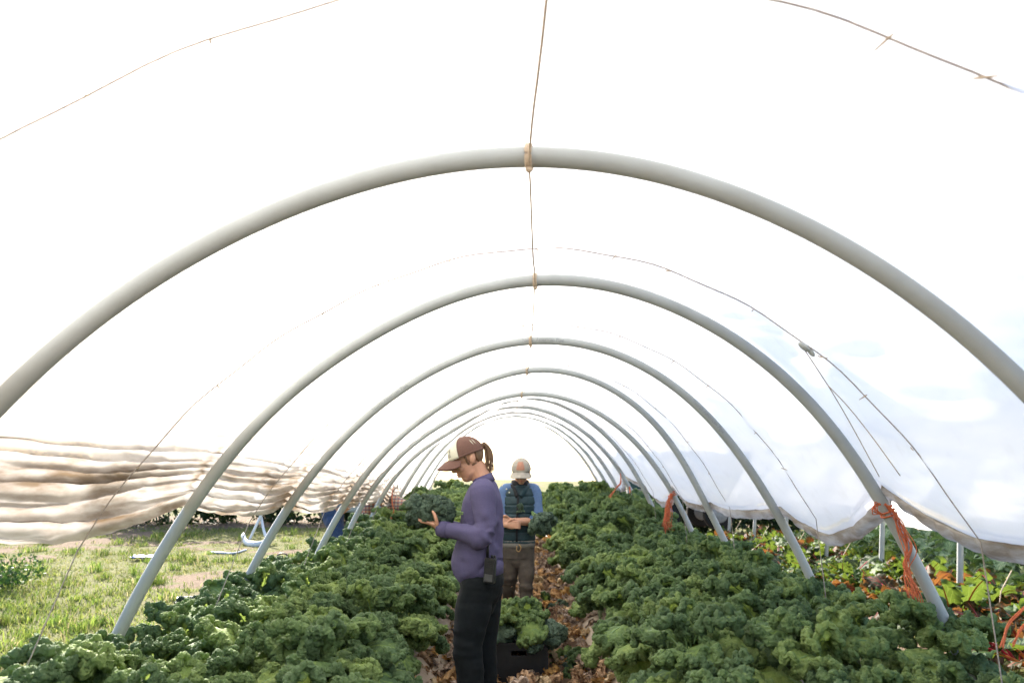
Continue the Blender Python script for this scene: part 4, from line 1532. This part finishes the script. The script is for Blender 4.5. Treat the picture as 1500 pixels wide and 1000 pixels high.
for wr, sx in ((mwr_r, -1), (mwr_l, 1)):
    d_ = np.array((sx * 1.0, -.25, .0)); d_ /= np.linalg.norm(d_)
    limb(body, [wr, wr + d_ * .05, wr + d_ * .095], [(.030, .022), (.042, .018), (.040, .014)], side=(0, 0, 1))
    for k in range(4):
        b_ = wr + d_ * .085 + np.array((0, 0, .028 - k * .019))
        finger(body, [b_, b_ + d_ * .035 + np.array((0, -.006, 0)), b_ + d_ * .055 + np.array((0, .018, -.004)), b_ + d_ * .045 + np.array((0, .038, -.006))], .0098)
    b_ = wr + d_ * .03 + np.array((0, -.01, .03))
    finger(body, [b_, b_ + d_ * .03 + np.array((0, -.012, .022)), b_ + d_ * .06 + np.array((0, -.008, .024))], .011)
mr_ank, ml_ank = PM(771, 903, -.02), PM(745, 892, .26)
limb(body, [PM(770, 806), PM(770, 855, -.05), mr_ank], [.08, .058, .04]); limb(body, [PM(749, 806), PM(746, 852, .05), ml_ank], [.08, .058, .04])
organic('body', body, .0055, 3, M['skin'], man)
vs = MB()
limb(vs, [PM(759, 795), PM(759, 780), PM(759.5, 755), PM(761, 733), PM(762, 720), PM(762, 713, .01)],
     [(.172, .125), (.176, .130), (.178, .130), (.190, .128), (.165, .105), (.10, .085)], side=(1, 0, 0), seg=30, ends=False)


def quilt(co, no):
    z = co[:, 2]
    k = np.abs(((z * 11.5) % 1) - .5) * 2
    seam = -.010 * np.exp(-((k - 1) / .16) ** 2)
    return co + no * (seam + .004 * vnoise(co[:, 0] * 18, z * 24, 97))[:, None]


vest = organic('vest', vs, .007, 3, M['vest'], man, quilt)
zip_ = [PM(757, 793, -.145), PM(757, 770, -.15), PM(758, 745, -.15), PM(759, 726, -.135)]
MB().tube(catmull(zip_, 5), [(.010, .006)] * 16, 8, side=(1, 0, 0)).build('zip_placket', M['vest_dark'], vest)
MB().tube([PM(762, 716, .015), PM(762, 709, .01), PM(762, 703, .005)], [(.100, .088), (.094, .085), (.086, .080)], 26, side=(1, 0, 0)).build('collar', M['vest_dark'], vest)
for sx in (-1, 1):
    MB().tube(catmull([PM(762 + sx * 14, 712, -.03), PM(762 + sx * 9, 716, -.09), PM(760 + sx * 2.5, 727, -.135)], 5), [(.026, .010)] * 11, 10).build('lapel', M['vest_dark'] if sx < 0 else M['vest'], vest)
for px, py in ((735.5, 711), (742, 716), (746, 721)):
    MB().ball(PM(px, py, -.13), (.008, .005, .008), nu=10, nv=6).build('snap', M['cap_cream'], vest)
sl = MB()
limb(sl, [PM(775, 716), msh_r, msh_r * .5 + mel_r * .5, mel_r, mel_r * .78 + mwr_r * .22], [.062, .070, .066, .060, .058], seg=18)
organic('sleeve', sl, .007, 3, M['shirt'], man, wrinkle(.003, 12, 22, 101, [(mel_r, .12, .010)]))
sl = MB()
limb(sl, [PM(748, 716), msh_l, msh_l * .5 + mel_l * .5, mel_l, mel_l * .78 + mwr_l * .22], [.062, .070, .066, .060, .058], seg=18)
organic('sleeve', sl, .007, 3, M['shirt'], man, wrinkle(.003, 12, 22, 103, [(mel_l, .12, .010)]))
for el, wr in ((mel_r, mwr_r), (mel_l, mwr_l)):
    dv = (wr - el) / np.linalg.norm(wr - el); q = el * .76 + wr * .24
    MB().tube([q - dv * .022, q, q + dv * .022], [.060, .063, .060], 18).build('rolled_cuff', M['shirt'], man)
MB().tube([PM(759, 801), PM(759, 796), PM(759, 789)], [(.166, .122), (.172, .125), (.165, .118)], 28, side=(1, 0, 0)).build('tee_hem', M['undershirt'], man)
tr_ = MB()
limb(tr_, [PM(759, 793), PM(759, 803), PM(759, 817)], [(.158, .112), (.165, .118), (.160, .110)], side=(1, 0, 0), seg=24)
limb(tr_, [PM(770, 812), PM(771, 835, -.03), PM(770, 856, -.05), PM(771, 880, -.03), mr_ank], [.088, .082, .070, .064, .060], seg=18)
limb(tr_, [PM(749, 812), PM(747, 835, .03), PM(746, 854, .06), PM(745, 875, .18), ml_ank], [.088, .082, .070, .064, .060], seg=18)
organic('trousers', tr_, .007, 3, M['trousers'], man, wrinkle(.004, 9, 20, 105, [(PM(770, 856, -.1), .14, .008), (PM(771, 890, -.08), .12, .009), (PM(746, 854), .14, .008)]))
for ak in (mr_ank, ml_ank):
    bt = MB()
    limb(bt, [ak + (0, 0, .05), ak, (ak[0], ak[1] + .01, .06)], [.055, .055, .052])
    limb(bt, [(ak[0], ak[1] + .04, .04), (ak[0], ak[1] - .07, .045), (ak[0] + .01, ak[1] - .17, .035)], [(.040, .038), (.048, .042), (.042, .032)], side=(1, 0, 0))
    organic('boot', bt, .010, 3, M['boot'], man)
MB().tube(catmull([PM(760, 797, -.13), PM(763, 801, -.14), PM(761, 807, -.14), PM(757, 806, -.14), PM(757, 799, -.135)], 4), .005, 8).build('belt_clip', M['brass'], man)
pn, cr, c2, r2 = cap_pieces(TM, M['cap_grey'], M['cap_grey'], man)
P = [on_cap(c2, r2, math.pi + .42 * u, .075 + .03 * w, .006) for w in np.linspace(-1, 1, 7) for u in np.linspace(-1, 1, 9)]
MB().add(P, [(j * 9 + i, j * 9 + i + 1, j * 9 + i + 10, j * 9 + i + 9) for j in range(6) for i in range(8)]).xform(TM).build('cap_emblem', M['patch'], pn)
hb = MB().ball((-.004, 0, .020), (.090, .078, .088), nu=32, nv=24)
V = np.concatenate(hb.v)
fc = [q for q in hb.f if (lambda c: -.05 < c[2] < .05 and c[0] > -.02)(V[list(q)].mean(0))]
MB().add(V, fc).xform(TM).build('hair', M['hair'], man)
for k in (-1, 1):
    lid = MB()
    limb(lid, [(-.086, k * .020, .000), (-.090, k * .031, -.003), (-.083, k * .043, .001)], [.002, .003, .0016], seg=6, per=3)
    limb(lid, [(-.088, k * .016, .017), (-.090, k * .031, .021), (-.081, k * .047, .016)], [.003, .004, .002], seg=6, per=3)
    lid.xform(TM).build('lashes_and_brow', M['hair'], man)
MB().ball((-.0935, 0, -.067), (.006, .019, .006), nu=12, nv=6).xform(TM).build('lip', M['lip'], man)
bunch('kale_bunch', 'loose curly kale bunch under the arm of the person in the vest', Vector(PM(778, 748, -.08)) + mbase, R(-35), 22, .55, size=.82, tilt=.75, ball=False)
bunch('kale_sprig', 'small pale green kale stems across the chest of the vest', Vector(PM(769, 749, -.19)) + mbase, R(200), 4, .5, size=.30, tilt=-.5, cat='kale sprig')


# ------------------------------------------------------------------ crates, tub, pipes, twine
def crate(label, loc, rz, L=.58, W=.40, H=.30):
    c = tag(empty('harvest_crate', loc, rz), label, 'crate')
    t = .012
    MB().box((0, 0, .012), (L - .03, W - .03, .014)).build('floor', M['black_plastic'], c, smooth=False)
    for sx in (-1, 1):                                   # short ends, each with a hand slot
        w = MB()
        x = sx * (L / 2 - t / 2)
        w.box((x, 0, H * .36), (t, W - .02, H * .70))
        w.box((x, 0, H - .028), (t, W - .02, .050))
        for sy in (-1, 1):
            w.box((x, sy * (W * .31), H * .77), (t, W * .34, H * .14))
        w.build('end_wall', M['black_plastic'], c, smooth=False)
    for sy in (-1, 1):                                   # long sides, slotted
        w = MB()
        y = sy * (W / 2 - t / 2)
        w.box((0, y, .05), (L - .02, t, .10)); w.box((0, y, H - .03), (L - .02, t, .05))
        for k in range(9):
            w.box((-L / 2 + .03 + k * (L - .06) / 8, y, H * .5), (.030, t, H * .62))
        w.box((0, y, H * .48), (L - .02, t * .8, .02))
        w.build('side_wall', M['black_plastic'], c, smooth=False)
    rim = MB()
    for sx in (-1, 1):
        rim.box((sx * (L / 2 + .004), 0, H - .006), (.022, W + .03, .016))
    for sy in (-1, 1):
        rim.box((0, sy * (W / 2 + .004), H - .0065), (L + .008, .022, .0155))
    rim.build('rim', M['black_plastic'], c, smooth=False)
    for sx in (-1, 1):
        for sy in (-1, 1):
            MB().box((sx * (L / 2 + .001), sy * (W / 2 + .001), H / 2 - .01), (.026, .026, H - .03)).build('corner_post', M['black_plastic'], c, smooth=False)
    return c


def crate_fill(name, label, loc, rz, n, L, W, z, size):
    b = tag(empty(name, loc, rz), label, 'kale pile')
    for k in range(n):
        x = rng.uniform(-L, L) * .5; y = rng.uniform(-W, W) * .5
        up = z + rng.uniform(-.06, .05) * 1.0 - .5 * ((x / L) ** 2 + (y / W) ** 2) * .12
        Mx = Matrix.Translation((x, y, up)) @ Matrix.Rotation(math.atan2(y, x) + rng.uniform(-1.0, 1.0), 4, 'Z') @ Matrix.Rotation(rng.uniform(-.9, .2), 4, 'Y') @ \
            Matrix.Rotation(rng.uniform(-1, 1), 4, 'X') @ Matrix.Translation((-.16 * size, 0, 0)) @ Matrix.Scale(size * rng.uniform(.8, 1.1), 4)
        put('leaf', KBLUE[k % 3] if k % 3 else KALE['mid'][k % 4], b, Mx)
    return b


cp = at(762, 978, 6.2)
cl = (cp.x, 6.42, float(path_z(np.array(cp.x), np.array(6.4))))
crate('black plastic harvest crate on the leafy path, heaped with cut kale', cl, R(88))
crate_fill('kale_pile', 'heap of cut curly kale overflowing the crate on the path', cl, R(88), 52, .56, .42, .37, .95)
crate_fill('kale_pile', 'loose green kale leaves dropped on the path right of the crate', (cl[0] + .33, 6.55, cl[2]), 0, 16, .34, .55, .06, .8)
for k, (xx, yy) in enumerate(((-.50, 5.2), (.30, 8.3), (.42, 9.3), (.36, 7.6))):
    crate_fill('kale_leaf_scatter', f'few green kale leaves fallen on the path, {nth(k + 1)} patch from the front' if k else 'dark green kale leaves fallen at the left path edge near the person in purple',
               (xx, yy, float(path_z(np.array(xx), np.array(yy)))), k, 5, .25, .3, .04, .65)
cp = at(322, 880, 7.4)
gl_ = float(field_z(np.array(-3.05), np.array(8.3)))
crate('dark crate of kale standing in the grass outside the left hoops', (-3.05, 8.3, gl_), R(20), .55, .38, .30)
crate_fill('kale_pile', 'cut bluish kale filling the crate outside the left hoops', (-3.05, 8.3, gl_), R(20), 18, .46, .32, .27, .75)

tb_ = at(406, 812, 10.6)
tz = float(field_z(np.array(tb_.x), np.array(10.6)))
tub = tag(empty('plastic_tub', (tb_.x, 10.6, tz)), 'black plastic tub with a pale grey cloth over its side, left of the kale', 'tub')
prof = [(0, .01), (.15, .0), (.165, .03), (.19, .26), (.215, .33), (.22, .35), (.205, .352), (.18, .30), (.15, .04), (0, .03)]
a = np.linspace(0, 2 * math.pi, 25)[:-1]
V = [(r_ * math.cos(t), r_ * math.sin(t), z_) for r_, z_ in prof for t in a]
MB().add(V, [(j * 24 + i, j * 24 + (i + 1) % 24, (j + 1) * 24 + (i + 1) % 24, (j + 1) * 24 + i) for j in range(len(prof) - 1) for i in range(24)]).build('shell', M['black_plastic'], tub)
for sx in (-1, 1):
    MB().tube(catmull([(-.07, sx * .21, .33), (-.05, sx * .25, .40), (.05, sx * .25, .40), (.07, sx * .21, .33)], 4), .010, 8).build('handle', M['black_plastic'], tub)
cloth = MB()
nu, nv = 22, 16
V = []
for i in range(nu):
    for j in range(nv):
        t = -2.3 + 1.6 * i / (nu - 1); s = j / (nv - 1)
        rr = .10 + .135 * min(1, s * 2.2); z_ = .365 - max(0, s - .45) * .42
        rr += .012 * math.sin(i * 1.4) * s
        V.append((rr * math.cos(t), rr * math.sin(t), z_ + .008 * math.sin(i * .9 + j)))
cloth.add(V, [(i * nv + j, i * nv + j + 1, (i + 1) * nv + j + 1, (i + 1) * nv + j) for i in range(nu - 1) for j in range(nv - 1)])
m = cloth.build('cloth', mat_simple('grey_cloth', (.40, .37, .33), (.28, .26, .23), 14, .9), tub)
m.modifiers.new('s', 'SOLIDIFY').thickness = .006

M['white_plastic'] = mat_simple('white_plastic', (.72, .74, .76), (.6, .62, .64), 10, 0.35)


def gpt(px, py, d, up=0.0):
    p = at(px, py, d)
    return np.array((p.x, d, float(field_z(np.array(p.x), np.array(d))) + up))


for lab, pts, r_ in (('long white plastic pipe propped slantwise in the far grass', [gpt(366, 766, 15.6, .03), gpt(379, 752, 15.7, .40), gpt(393, 735, 15.8, .80)], .035),
                     ('short white plastic pipe crossing the propped one in the far grass', [gpt(396, 764, 15.5, .02), gpt(388, 756, 15.6, .22), gpt(380, 745, 15.9, .62)], .035),
                     ('white bent sheet of plastic lying curled in the far grass', [gpt(357, 768, 15.4, .16), gpt(362, 773, 15.2, .05), gpt(375, 776, 15.0, .04), gpt(390, 772, 15.1, .06), gpt(402, 767, 15.3, .15)], .055)):
    MBt = MB().tube(catmull(pts, 6), r_, 10, flat=.7)
    o = MBt.build('plastic_pipe', M['white_plastic'])
    tag(o, lab, 'pipe', 'white plastic lying in the field')
hs_ = MB().tube(catmull([gpt(310, 783, 14.2, .02), gpt(330, 784, 14.0, .025), gpt(345, 783, 14.0, .02), gpt(362, 779, 14.4, .02)], 6), .018, 8).build('irrigation_hose', mat_simple('blue_grey', (.35, .42, .5), (.25, .3, .38), 10, .5))
tag(hs_, 'thin pale blue hose lying in the far grass', 'hose')
ts = MB()
V = [(x * .22, y * .16, .03 + .05 * abs(math.sin(x * 5 + y * 3)) * (1 - .4 * y * y)) for x in np.linspace(-1, 1, 12) for y in np.linspace(-1, 1, 8)]
ts.add(V, [(i * 8 + j, i * 8 + j + 1, i * 8 + j + 9, i * 8 + j + 8) for i in range(11) for j in range(7)])
o = ts.build('tarp_scrap', mat_simple('blue_tarp', (.04, .09, .26), (.03, .06, .18), 10, .5))
o.modifiers.new('s', 'SOLIDIFY').thickness = .006
o.location = gpt(218, 789, 13.2)
tag(o, 'small crumpled blue tarp scrap on the grass', 'tarp')


def twine(name, label, paths, r_=.0028, group=None, strands=5, jit=.008):
    t = MB()
    for P in paths:
        P = np.array([tuple(p) for p in P])
        for k in range(strands):
            j = rng.normal(0, jit, P.shape); j[0] *= .3
            t.tube(catmull(P + j, 5), r_, 5)
    return tag(t.build(name, M['twine']), label, 'twine', group)


def around(n, ph, tilt=.02, turns=2.2):
    c = hoop_pt(n, ph); e = hoop_pt(n, ph + .02) - hoop_pt(n, ph - .02)
    e /= np.linalg.norm(e)
    b = np.cross(e, (0, 1, 0))
    return [c + e * (tilt * t / 6.28 - .01) + (PR + .005) * (math.cos(t) * np.array((0, -1, 0)) + math.sin(t) * b) for t in np.linspace(0, turns * 2 * math.pi, int(18 * turns))]


ph2 = phi_at_height(2, 1.33, 1)
D2 = HOOP_Y[2] - .05
t2 = twine('baling_twine', 'orange twine tied round the right leg of the second hoop and trailing down it',
           [[at(1296, 738, D2), at(1308, 748, D2), at(1318, 772, D2), at(1330, 800, D2), at(1326, 826, D2), at(1340, 860, D2 - .02), at(1356, 905, D2)],
            [at(1296, 738, D2), at(1309, 750, D2), at(1322, 775, D2), at(1331, 805, D2), at(1330, 840, D2), at(1337, 880, D2)],
            [at(1290, 738, D2), at(1281, 741, D2), at(1282, 750, D2), at(1292, 753, D2)]], strands=7, r_=.0024, jit=.010)
MB().tube(around(2, ph2), .0042, 6).build('wrap', M['twine'], t2)
ph5 = phi_at_height(5, 1.27, 1)
D5 = HOOP_Y[5] - .05
t5 = twine('baling_twine', 'frayed orange twine hanging from the right leg of the fifth hoop',
           [[at(984, 723, D5), at(981, 735, D5), at(978, 750, D5), at(975, 765, D5), at(975, 777, D5)]] * 2 + [[at(984, 723, D5), at(982, 735, D5), at(979, 755, D5), at(983, 775, D5)], [at(980, 725, D5), at(978, 745, D5), at(972, 772, D5)]], strands=7, r_=.0026, jit=.020)
MB().tube(around(5, ph5), .006, 6).build('wrap', M['twine'], t5)
D7 = HOOP_Y[7] - .06
twine('baling_twine', 'orange twine looped on the far right hoop legs beside the green trailer',
      [[at(909, 693, D7), at(909, 706, D7), at(905, 713, D7), at(900, 720, D7), at(893, 726, D7), at(897, 737, D7), at(901, 747, D7)],
       [at(922, 712, D7), at(924, 730, D7), at(929, 742, D7)]], strands=3, r_=.006, jit=.012)
D1 = 2.75
twine('baling_twine', 'orange twine strands at the lower right corner, close to the camera',
      [[at(1512, 878, D1), at(1492, 896, D1), at(1478, 915, D1), at(1468, 948, D1 - .02)], [at(1512, 905, D1), at(1496, 920, D1), at(1484, 945, D1)]], strands=4, r_=.0022, jit=.003)
D6 = HOOP_Y[6] - .05
twine('baling_twine', 'brownish orange twine hanging from a left hoop near the held kale bunch',
      [[at(576, 713, D6), at(574, 726, D6), at(575, 738, D6), at(577, 748, D6), at(573, 760, D6), at(570, 770, D6)]], strands=2, r_=.005, jit=.006)

# ------------------------------------------------------------------ two pickers bending outside the left hoops
pd = 11.9
pb0 = Vector((at(492, 760, pd).x, pd, float(field_z(np.array(at(492, 760, pd).x), np.array(pd)))))
p1 = tag(empty('person', pb0), 'person in blue jeans bending over outside the left hoops, half hidden by film', 'person')


def PA(px, py, dy=0.0):
    return np.array(at(px, py, pd + dy) - pb0)


hip = PA(487, 752)
sho = PA(535, 716)
hd = PA(552, 722)
bodyA = MB()
limb(bodyA, [hip, (hip + sho) / 2, sho], [(.14, .10), (.14, .10), (.15, .09)], side=(0, 1, 0))
bodyA.ball(hd, (.10, .08, .11)); limb(bodyA, [sho, hd], [.05, .05])
for s_ in (-1, 1):
    e_ = PA(527, 748, s_ * .2); h_ = PA(522, 766, s_ * .16)
    limb(bodyA, [sho + (0, s_ * .17, -.02), e_, h_], [.045, .036, .028])
    limb(bodyA, [h_, h_ + (.0, 0, -.06)], [(.035, .02), (.03, .015)], side=(0, 1, 0))
    for k in range(4):
        b_ = h_ + np.array((-.02 + .013 * k, 0, -.06))
        finger(bodyA, [b_, b_ + (.002, .006, -.035), b_ + (.002, .018, -.055)], .009)
    finger(bodyA, [h_ + (.03, 0, -.02), h_ + (.05, .01, -.05)], .010)
    limb(bodyA, [hip + (.0, s_ * .09, -.03), PA(496, 800, s_ * .10), PA(488, 845, s_ * .10)], [.085, .06, .045])
organic('body', bodyA, .009, 3, M['skin'], p1)
jA = MB()
limb(jA, [PA(480, 741), hip, PA(490, 766)], [(.155, .115), (.175, .16), (.17, .14)], side=(0, 1, 0), seg=22)
for s_ in (-1, 1):
    ft = PA(488 + 6 * s_, 842, s_ * .11); ft[2] = .09
    limb(jA, [PA(489, 764, s_ * .09), PA(497, 785, s_ * .10), PA(499, 805, s_ * .11), ft], [.125, .105, .085, .07])
    bt = MB()
    limb(bt, [(ft[0] - .03, ft[1], .045), (ft[0] + .08, ft[1], .05), (ft[0] + .17, ft[1], .035)], [.045, .05, .036])
    organic('boot', bt, .012, 2, M['boot'], p1)
organic('jeans', jA, .010, 3, M['blue_jeans'], p1, wrinkle(.006, 10, 18, 111))
sA = MB()
limb(sA, [PA(479, 741), (hip + sho) / 2 + (0, 0, .03), sho], [(.165, .12), (.17, .125), (.18, .115)], side=(0, 1, 0))
for s_ in (-1, 1):
    limb(sA, [sho + (0, s_ * .16, -.01), PA(530, 738, s_ * .2)], [.075, .06])
organic('shirt', sA, .012, 3, mat_simple('grey_shirt', (.20, .22, .28), (.15, .17, .22), 20, .9), p1, wrinkle(.006, 9, 14, 113))
MB().ball(hd + (0, 0, .03), (.115, .10, .10)).build('hair', M['hair'], p1)

qd = 12.6
qb0 = Vector((at(572, 760, qd).x, qd, float(field_z(np.array(at(572, 760, qd).x), np.array(qd)))))
p2 = tag(empty('person', qb0), 'person in plaid shirt and teal gloves bending behind the left film', 'person')


def PB(px, py, dy=0.0):
    return np.array(at(px, py, qd + dy) - qb0)


hip = PB(596, 752); sho = PB(548, 722); hd = PB(536, 708)
bodyB = MB()
limb(bodyB, [hip, (hip + sho) / 2, sho], [(.14, .10), (.14, .10), (.15, .09)], side=(0, 1, 0))
bodyB.ball(hd, (.10, .08, .11)); limb(bodyB, [sho, hd], [.05, .05])
for s_ in (-1, 1):
    limb(bodyB, [sho + (0, s_ * .17, -.02), PB(534 if s_ < 0 else 545, 748, s_ * .2), PB(527 if s_ < 0 else 540, 762, s_ * .12)], [.045, .036, .028])
    limb(bodyB, [hip + (0, s_ * .09, -.03), PB(592, 800, s_ * .10), PB(596, 845, s_ * .10)], [.085, .06, .045])
organic('body', bodyB, .010, 3, M['skin'], p2)
sB = MB()
limb(sB, [PB(600, 748), (hip + sho) / 2 + (0, 0, .02), sho], [(.17, .13), (.17, .13), (.18, .12)], side=(0, 1, 0))
for s_ in (-1, 1):
    limb(sB, [sho + (0, s_ * .17, -.01), PB(538 if s_ < 0 else 546, 746, s_ * .2), PB(531 if s_ < 0 else 542, 757, s_ * .14)], [.085, .072, .060])
organic('plaid_shirt', sB, .011, 3, M['plaid'], p2, wrinkle(.006, 9, 14, 117))
teal = mat_simple('teal_glove', (.06, .24, .28), (.04, .18, .22), 30, .8)
for s_ in (-1, 1):
    gB = MB()
    c_ = PB(527 if s_ < 0 else 540, 763, s_ * .12)
    limb(gB, [c_ + (.02, 0, .03), c_, c_ + (-.03, 0, -.05)], [(.045, .035), (.05, .03), (.045, .022)], side=(0, 1, 0))
    for k in range(4):
        b_ = c_ + np.array((-.03, -.035 + k * .022, -.05))
        finger(gB, [b_, b_ + (-.015, 0, -.035), b_ + (.005, 0, -.06)], .011)
    finger(gB, [c_ + (-.02, -.05, -.01), c_ + (-.04, -.06, -.04)], .012)
    organic('glove', gB, .008, 2, teal, p2)
jB = MB()
limb(jB, [PB(602, 746), hip, PB(595, 768)], [(.155, .115), (.17, .15), (.165, .13)], side=(0, 1, 0))
for s_ in (-1, 1):
    ft = PB(596 + 5 * s_, 842, s_ * .11); ft[2] = .09
    limb(jB, [PB(596, 766, s_ * .09), PB(591, 800, s_ * .10), ft], [.12, .09, .07])
    bt = MB()
    limb(bt, [(ft[0] + .03, ft[1], .045), (ft[0] - .08, ft[1], .05), (ft[0] - .17, ft[1], .035)], [.045, .05, .036])
    organic('boot', bt, .012, 2, M['boot'], p2)
organic('jeans', jB, .012, 3, M['blue_jeans'], p2)
MB().ball(hd + (0, 0, .03), (.115, .10, .10)).build('hair', M['hair'], p2)

# ------------------------------------------------------------------ vehicles past the tunnel's far end
M['glass'] = mat_simple('dark_glass', (.03, .04, .05), (.02, .03, .04), 4, .08, spec=.6)
M['silver'] = mat_simple('silver_paint', (.42, .46, .52), (.38, .42, .48), 6, .3, metal=.3)
M['tyre'] = mat_simple('tyre', (.02, .02, .02), (.012, .012, .012), 30, .9)
M['trailer_green'] = mat_simple('trailer_green', (.018, .055, .045), (.012, .04, .033), 8, .5)


def wheel(parent, x, y, r_, w=.2):
    t = MB().tube([(x, y - w / 2, r_), (x, y - w * .4, r_), (x, y + w * .4, r_), (x, y + w / 2, r_)], [r_ * .93, r_, r_, r_ * .93], 22, side=(0, 0, 1)).build('wheel', M['tyre'], parent)
    for s_ in (-1, 1):
        MB().tube([(x, y + s_ * (w / 2 - .01), r_), (x, y + s_ * (w / 2 + .012), r_)], [r_ * .6, r_ * .5], 16, side=(0, 0, 1)).build('rim', M['grey_metal'], t)


vx = at(586, 730, 19.2).x - .45
car = tag(empty('parked_car', (vx, 19.6, float(ground(vx, 19.6))), R(86)), 'silver blue parked car glimpsed behind the left film and hoops', 'car')
prof = [(-2.1, .35), (-2.15, .62), (-2.05, .86), (-1.55, .95), (-.95, 1.02), (-.35, 1.46), (.9, 1.50), (1.7, 1.18), (2.1, 1.05), (2.16, .62), (2.1, .35)]
n = len(prof)
V = []
for y_, k in ((-.84, 0), (.84, 0)):
    for x, z in prof:
        V.append((x, y_ * (1 - .16 * max(0, (z - .95)) / .55), z))
f = [tuple(range(n - 1, -1, -1)), tuple(range(n, 2 * n))] + [(i, (i + 1) % n, n + (i + 1) % n, n + i) for i in range(n)]
bevel(MB().add(V, f).build('body', M['silver'], car, smooth=False), .05, 3)
for s_ in (-1, 1):
    for pr in ([(-.80, 1.03), (-.33, 1.40), (.22, 1.43), (.22, 1.03)], [(.30, 1.03), (.30, 1.43), (.85, 1.44), (1.35, 1.20), (1.30, 1.05)]):
        k = len(pr)
        V = [(x, s_ * (.845 * (1 - .16 * max(0, z - .95) / .55) + q), z) for q in (-.02, .012) for x, z in pr]
        MB().add(V, [tuple(range(k)), tuple(range(2 * k - 1, k - 1, -1))] + [(i, (i + 1) % k, k + (i + 1) % k, k + i) for i in range(k)]).build('window', M['glass'], car, smooth=False)
    MB().ball((-2.09, s_ * .62, .72), (.08, .16, .08)).build('headlight', M['white_plastic'], car)
    MB().ball((2.12, s_ * .66, .82), (.05, .12, .10)).build('tail_light', mat_simple('red_lens', (.35, .02, .02), None, 10, .2), car)
V = [(-.93 - .03, -.70, 1.04), (-.93 - .03, .70, 1.04), (-.37, .66, 1.455), (-.37, -.66, 1.455)]
MB().add([(x - .02, y, z + .02) for x, y, z in V], [(0, 1, 2, 3)]).build('windscreen', M['glass'], car, smooth=False)
for x in (-1.35, 1.35):
    for s_ in (-1, 1):
        wheel(car, x, s_ * .76, .33)

tx = at(945, 720, 19.4).x
trl = tag(empty('box_trailer', (tx + .95, 19.9, float(ground(tx, 19.6))), R(5)), 'dark green trailer with pale grey sill beyond the right hoops', 'trailer')
for k in range(5):
    bevel(MB().box((-1.2 + .6 * k, 0, 1.36), (.585, 1.7, .82)).build('side_panel', M['trailer_green'], trl, smooth=False), .012)
MB().box((0, 0, 1.80), (3.06, 1.78, .06)).build('roof', M['trailer_green'], trl, smooth=False)
MB().box((0, 0, .86), (3.06, 1.76, .13)).build('sill', M['grey_metal'], trl, smooth=False)
for x in (-.93, .36):
    MB().box((x, -.875, 1.36), (.06, .03, .80)).build('strap', M['white_plastic'], trl, smooth=False)
for x in (-.6, .7):
    for s_ in (-1, 1):
        wheel(trl, x, s_ * .66, .36)
MB().box((-1.9, 0, .78), (.8, .10, .08)).build('drawbar', M['grey_metal'], trl, smooth=False)
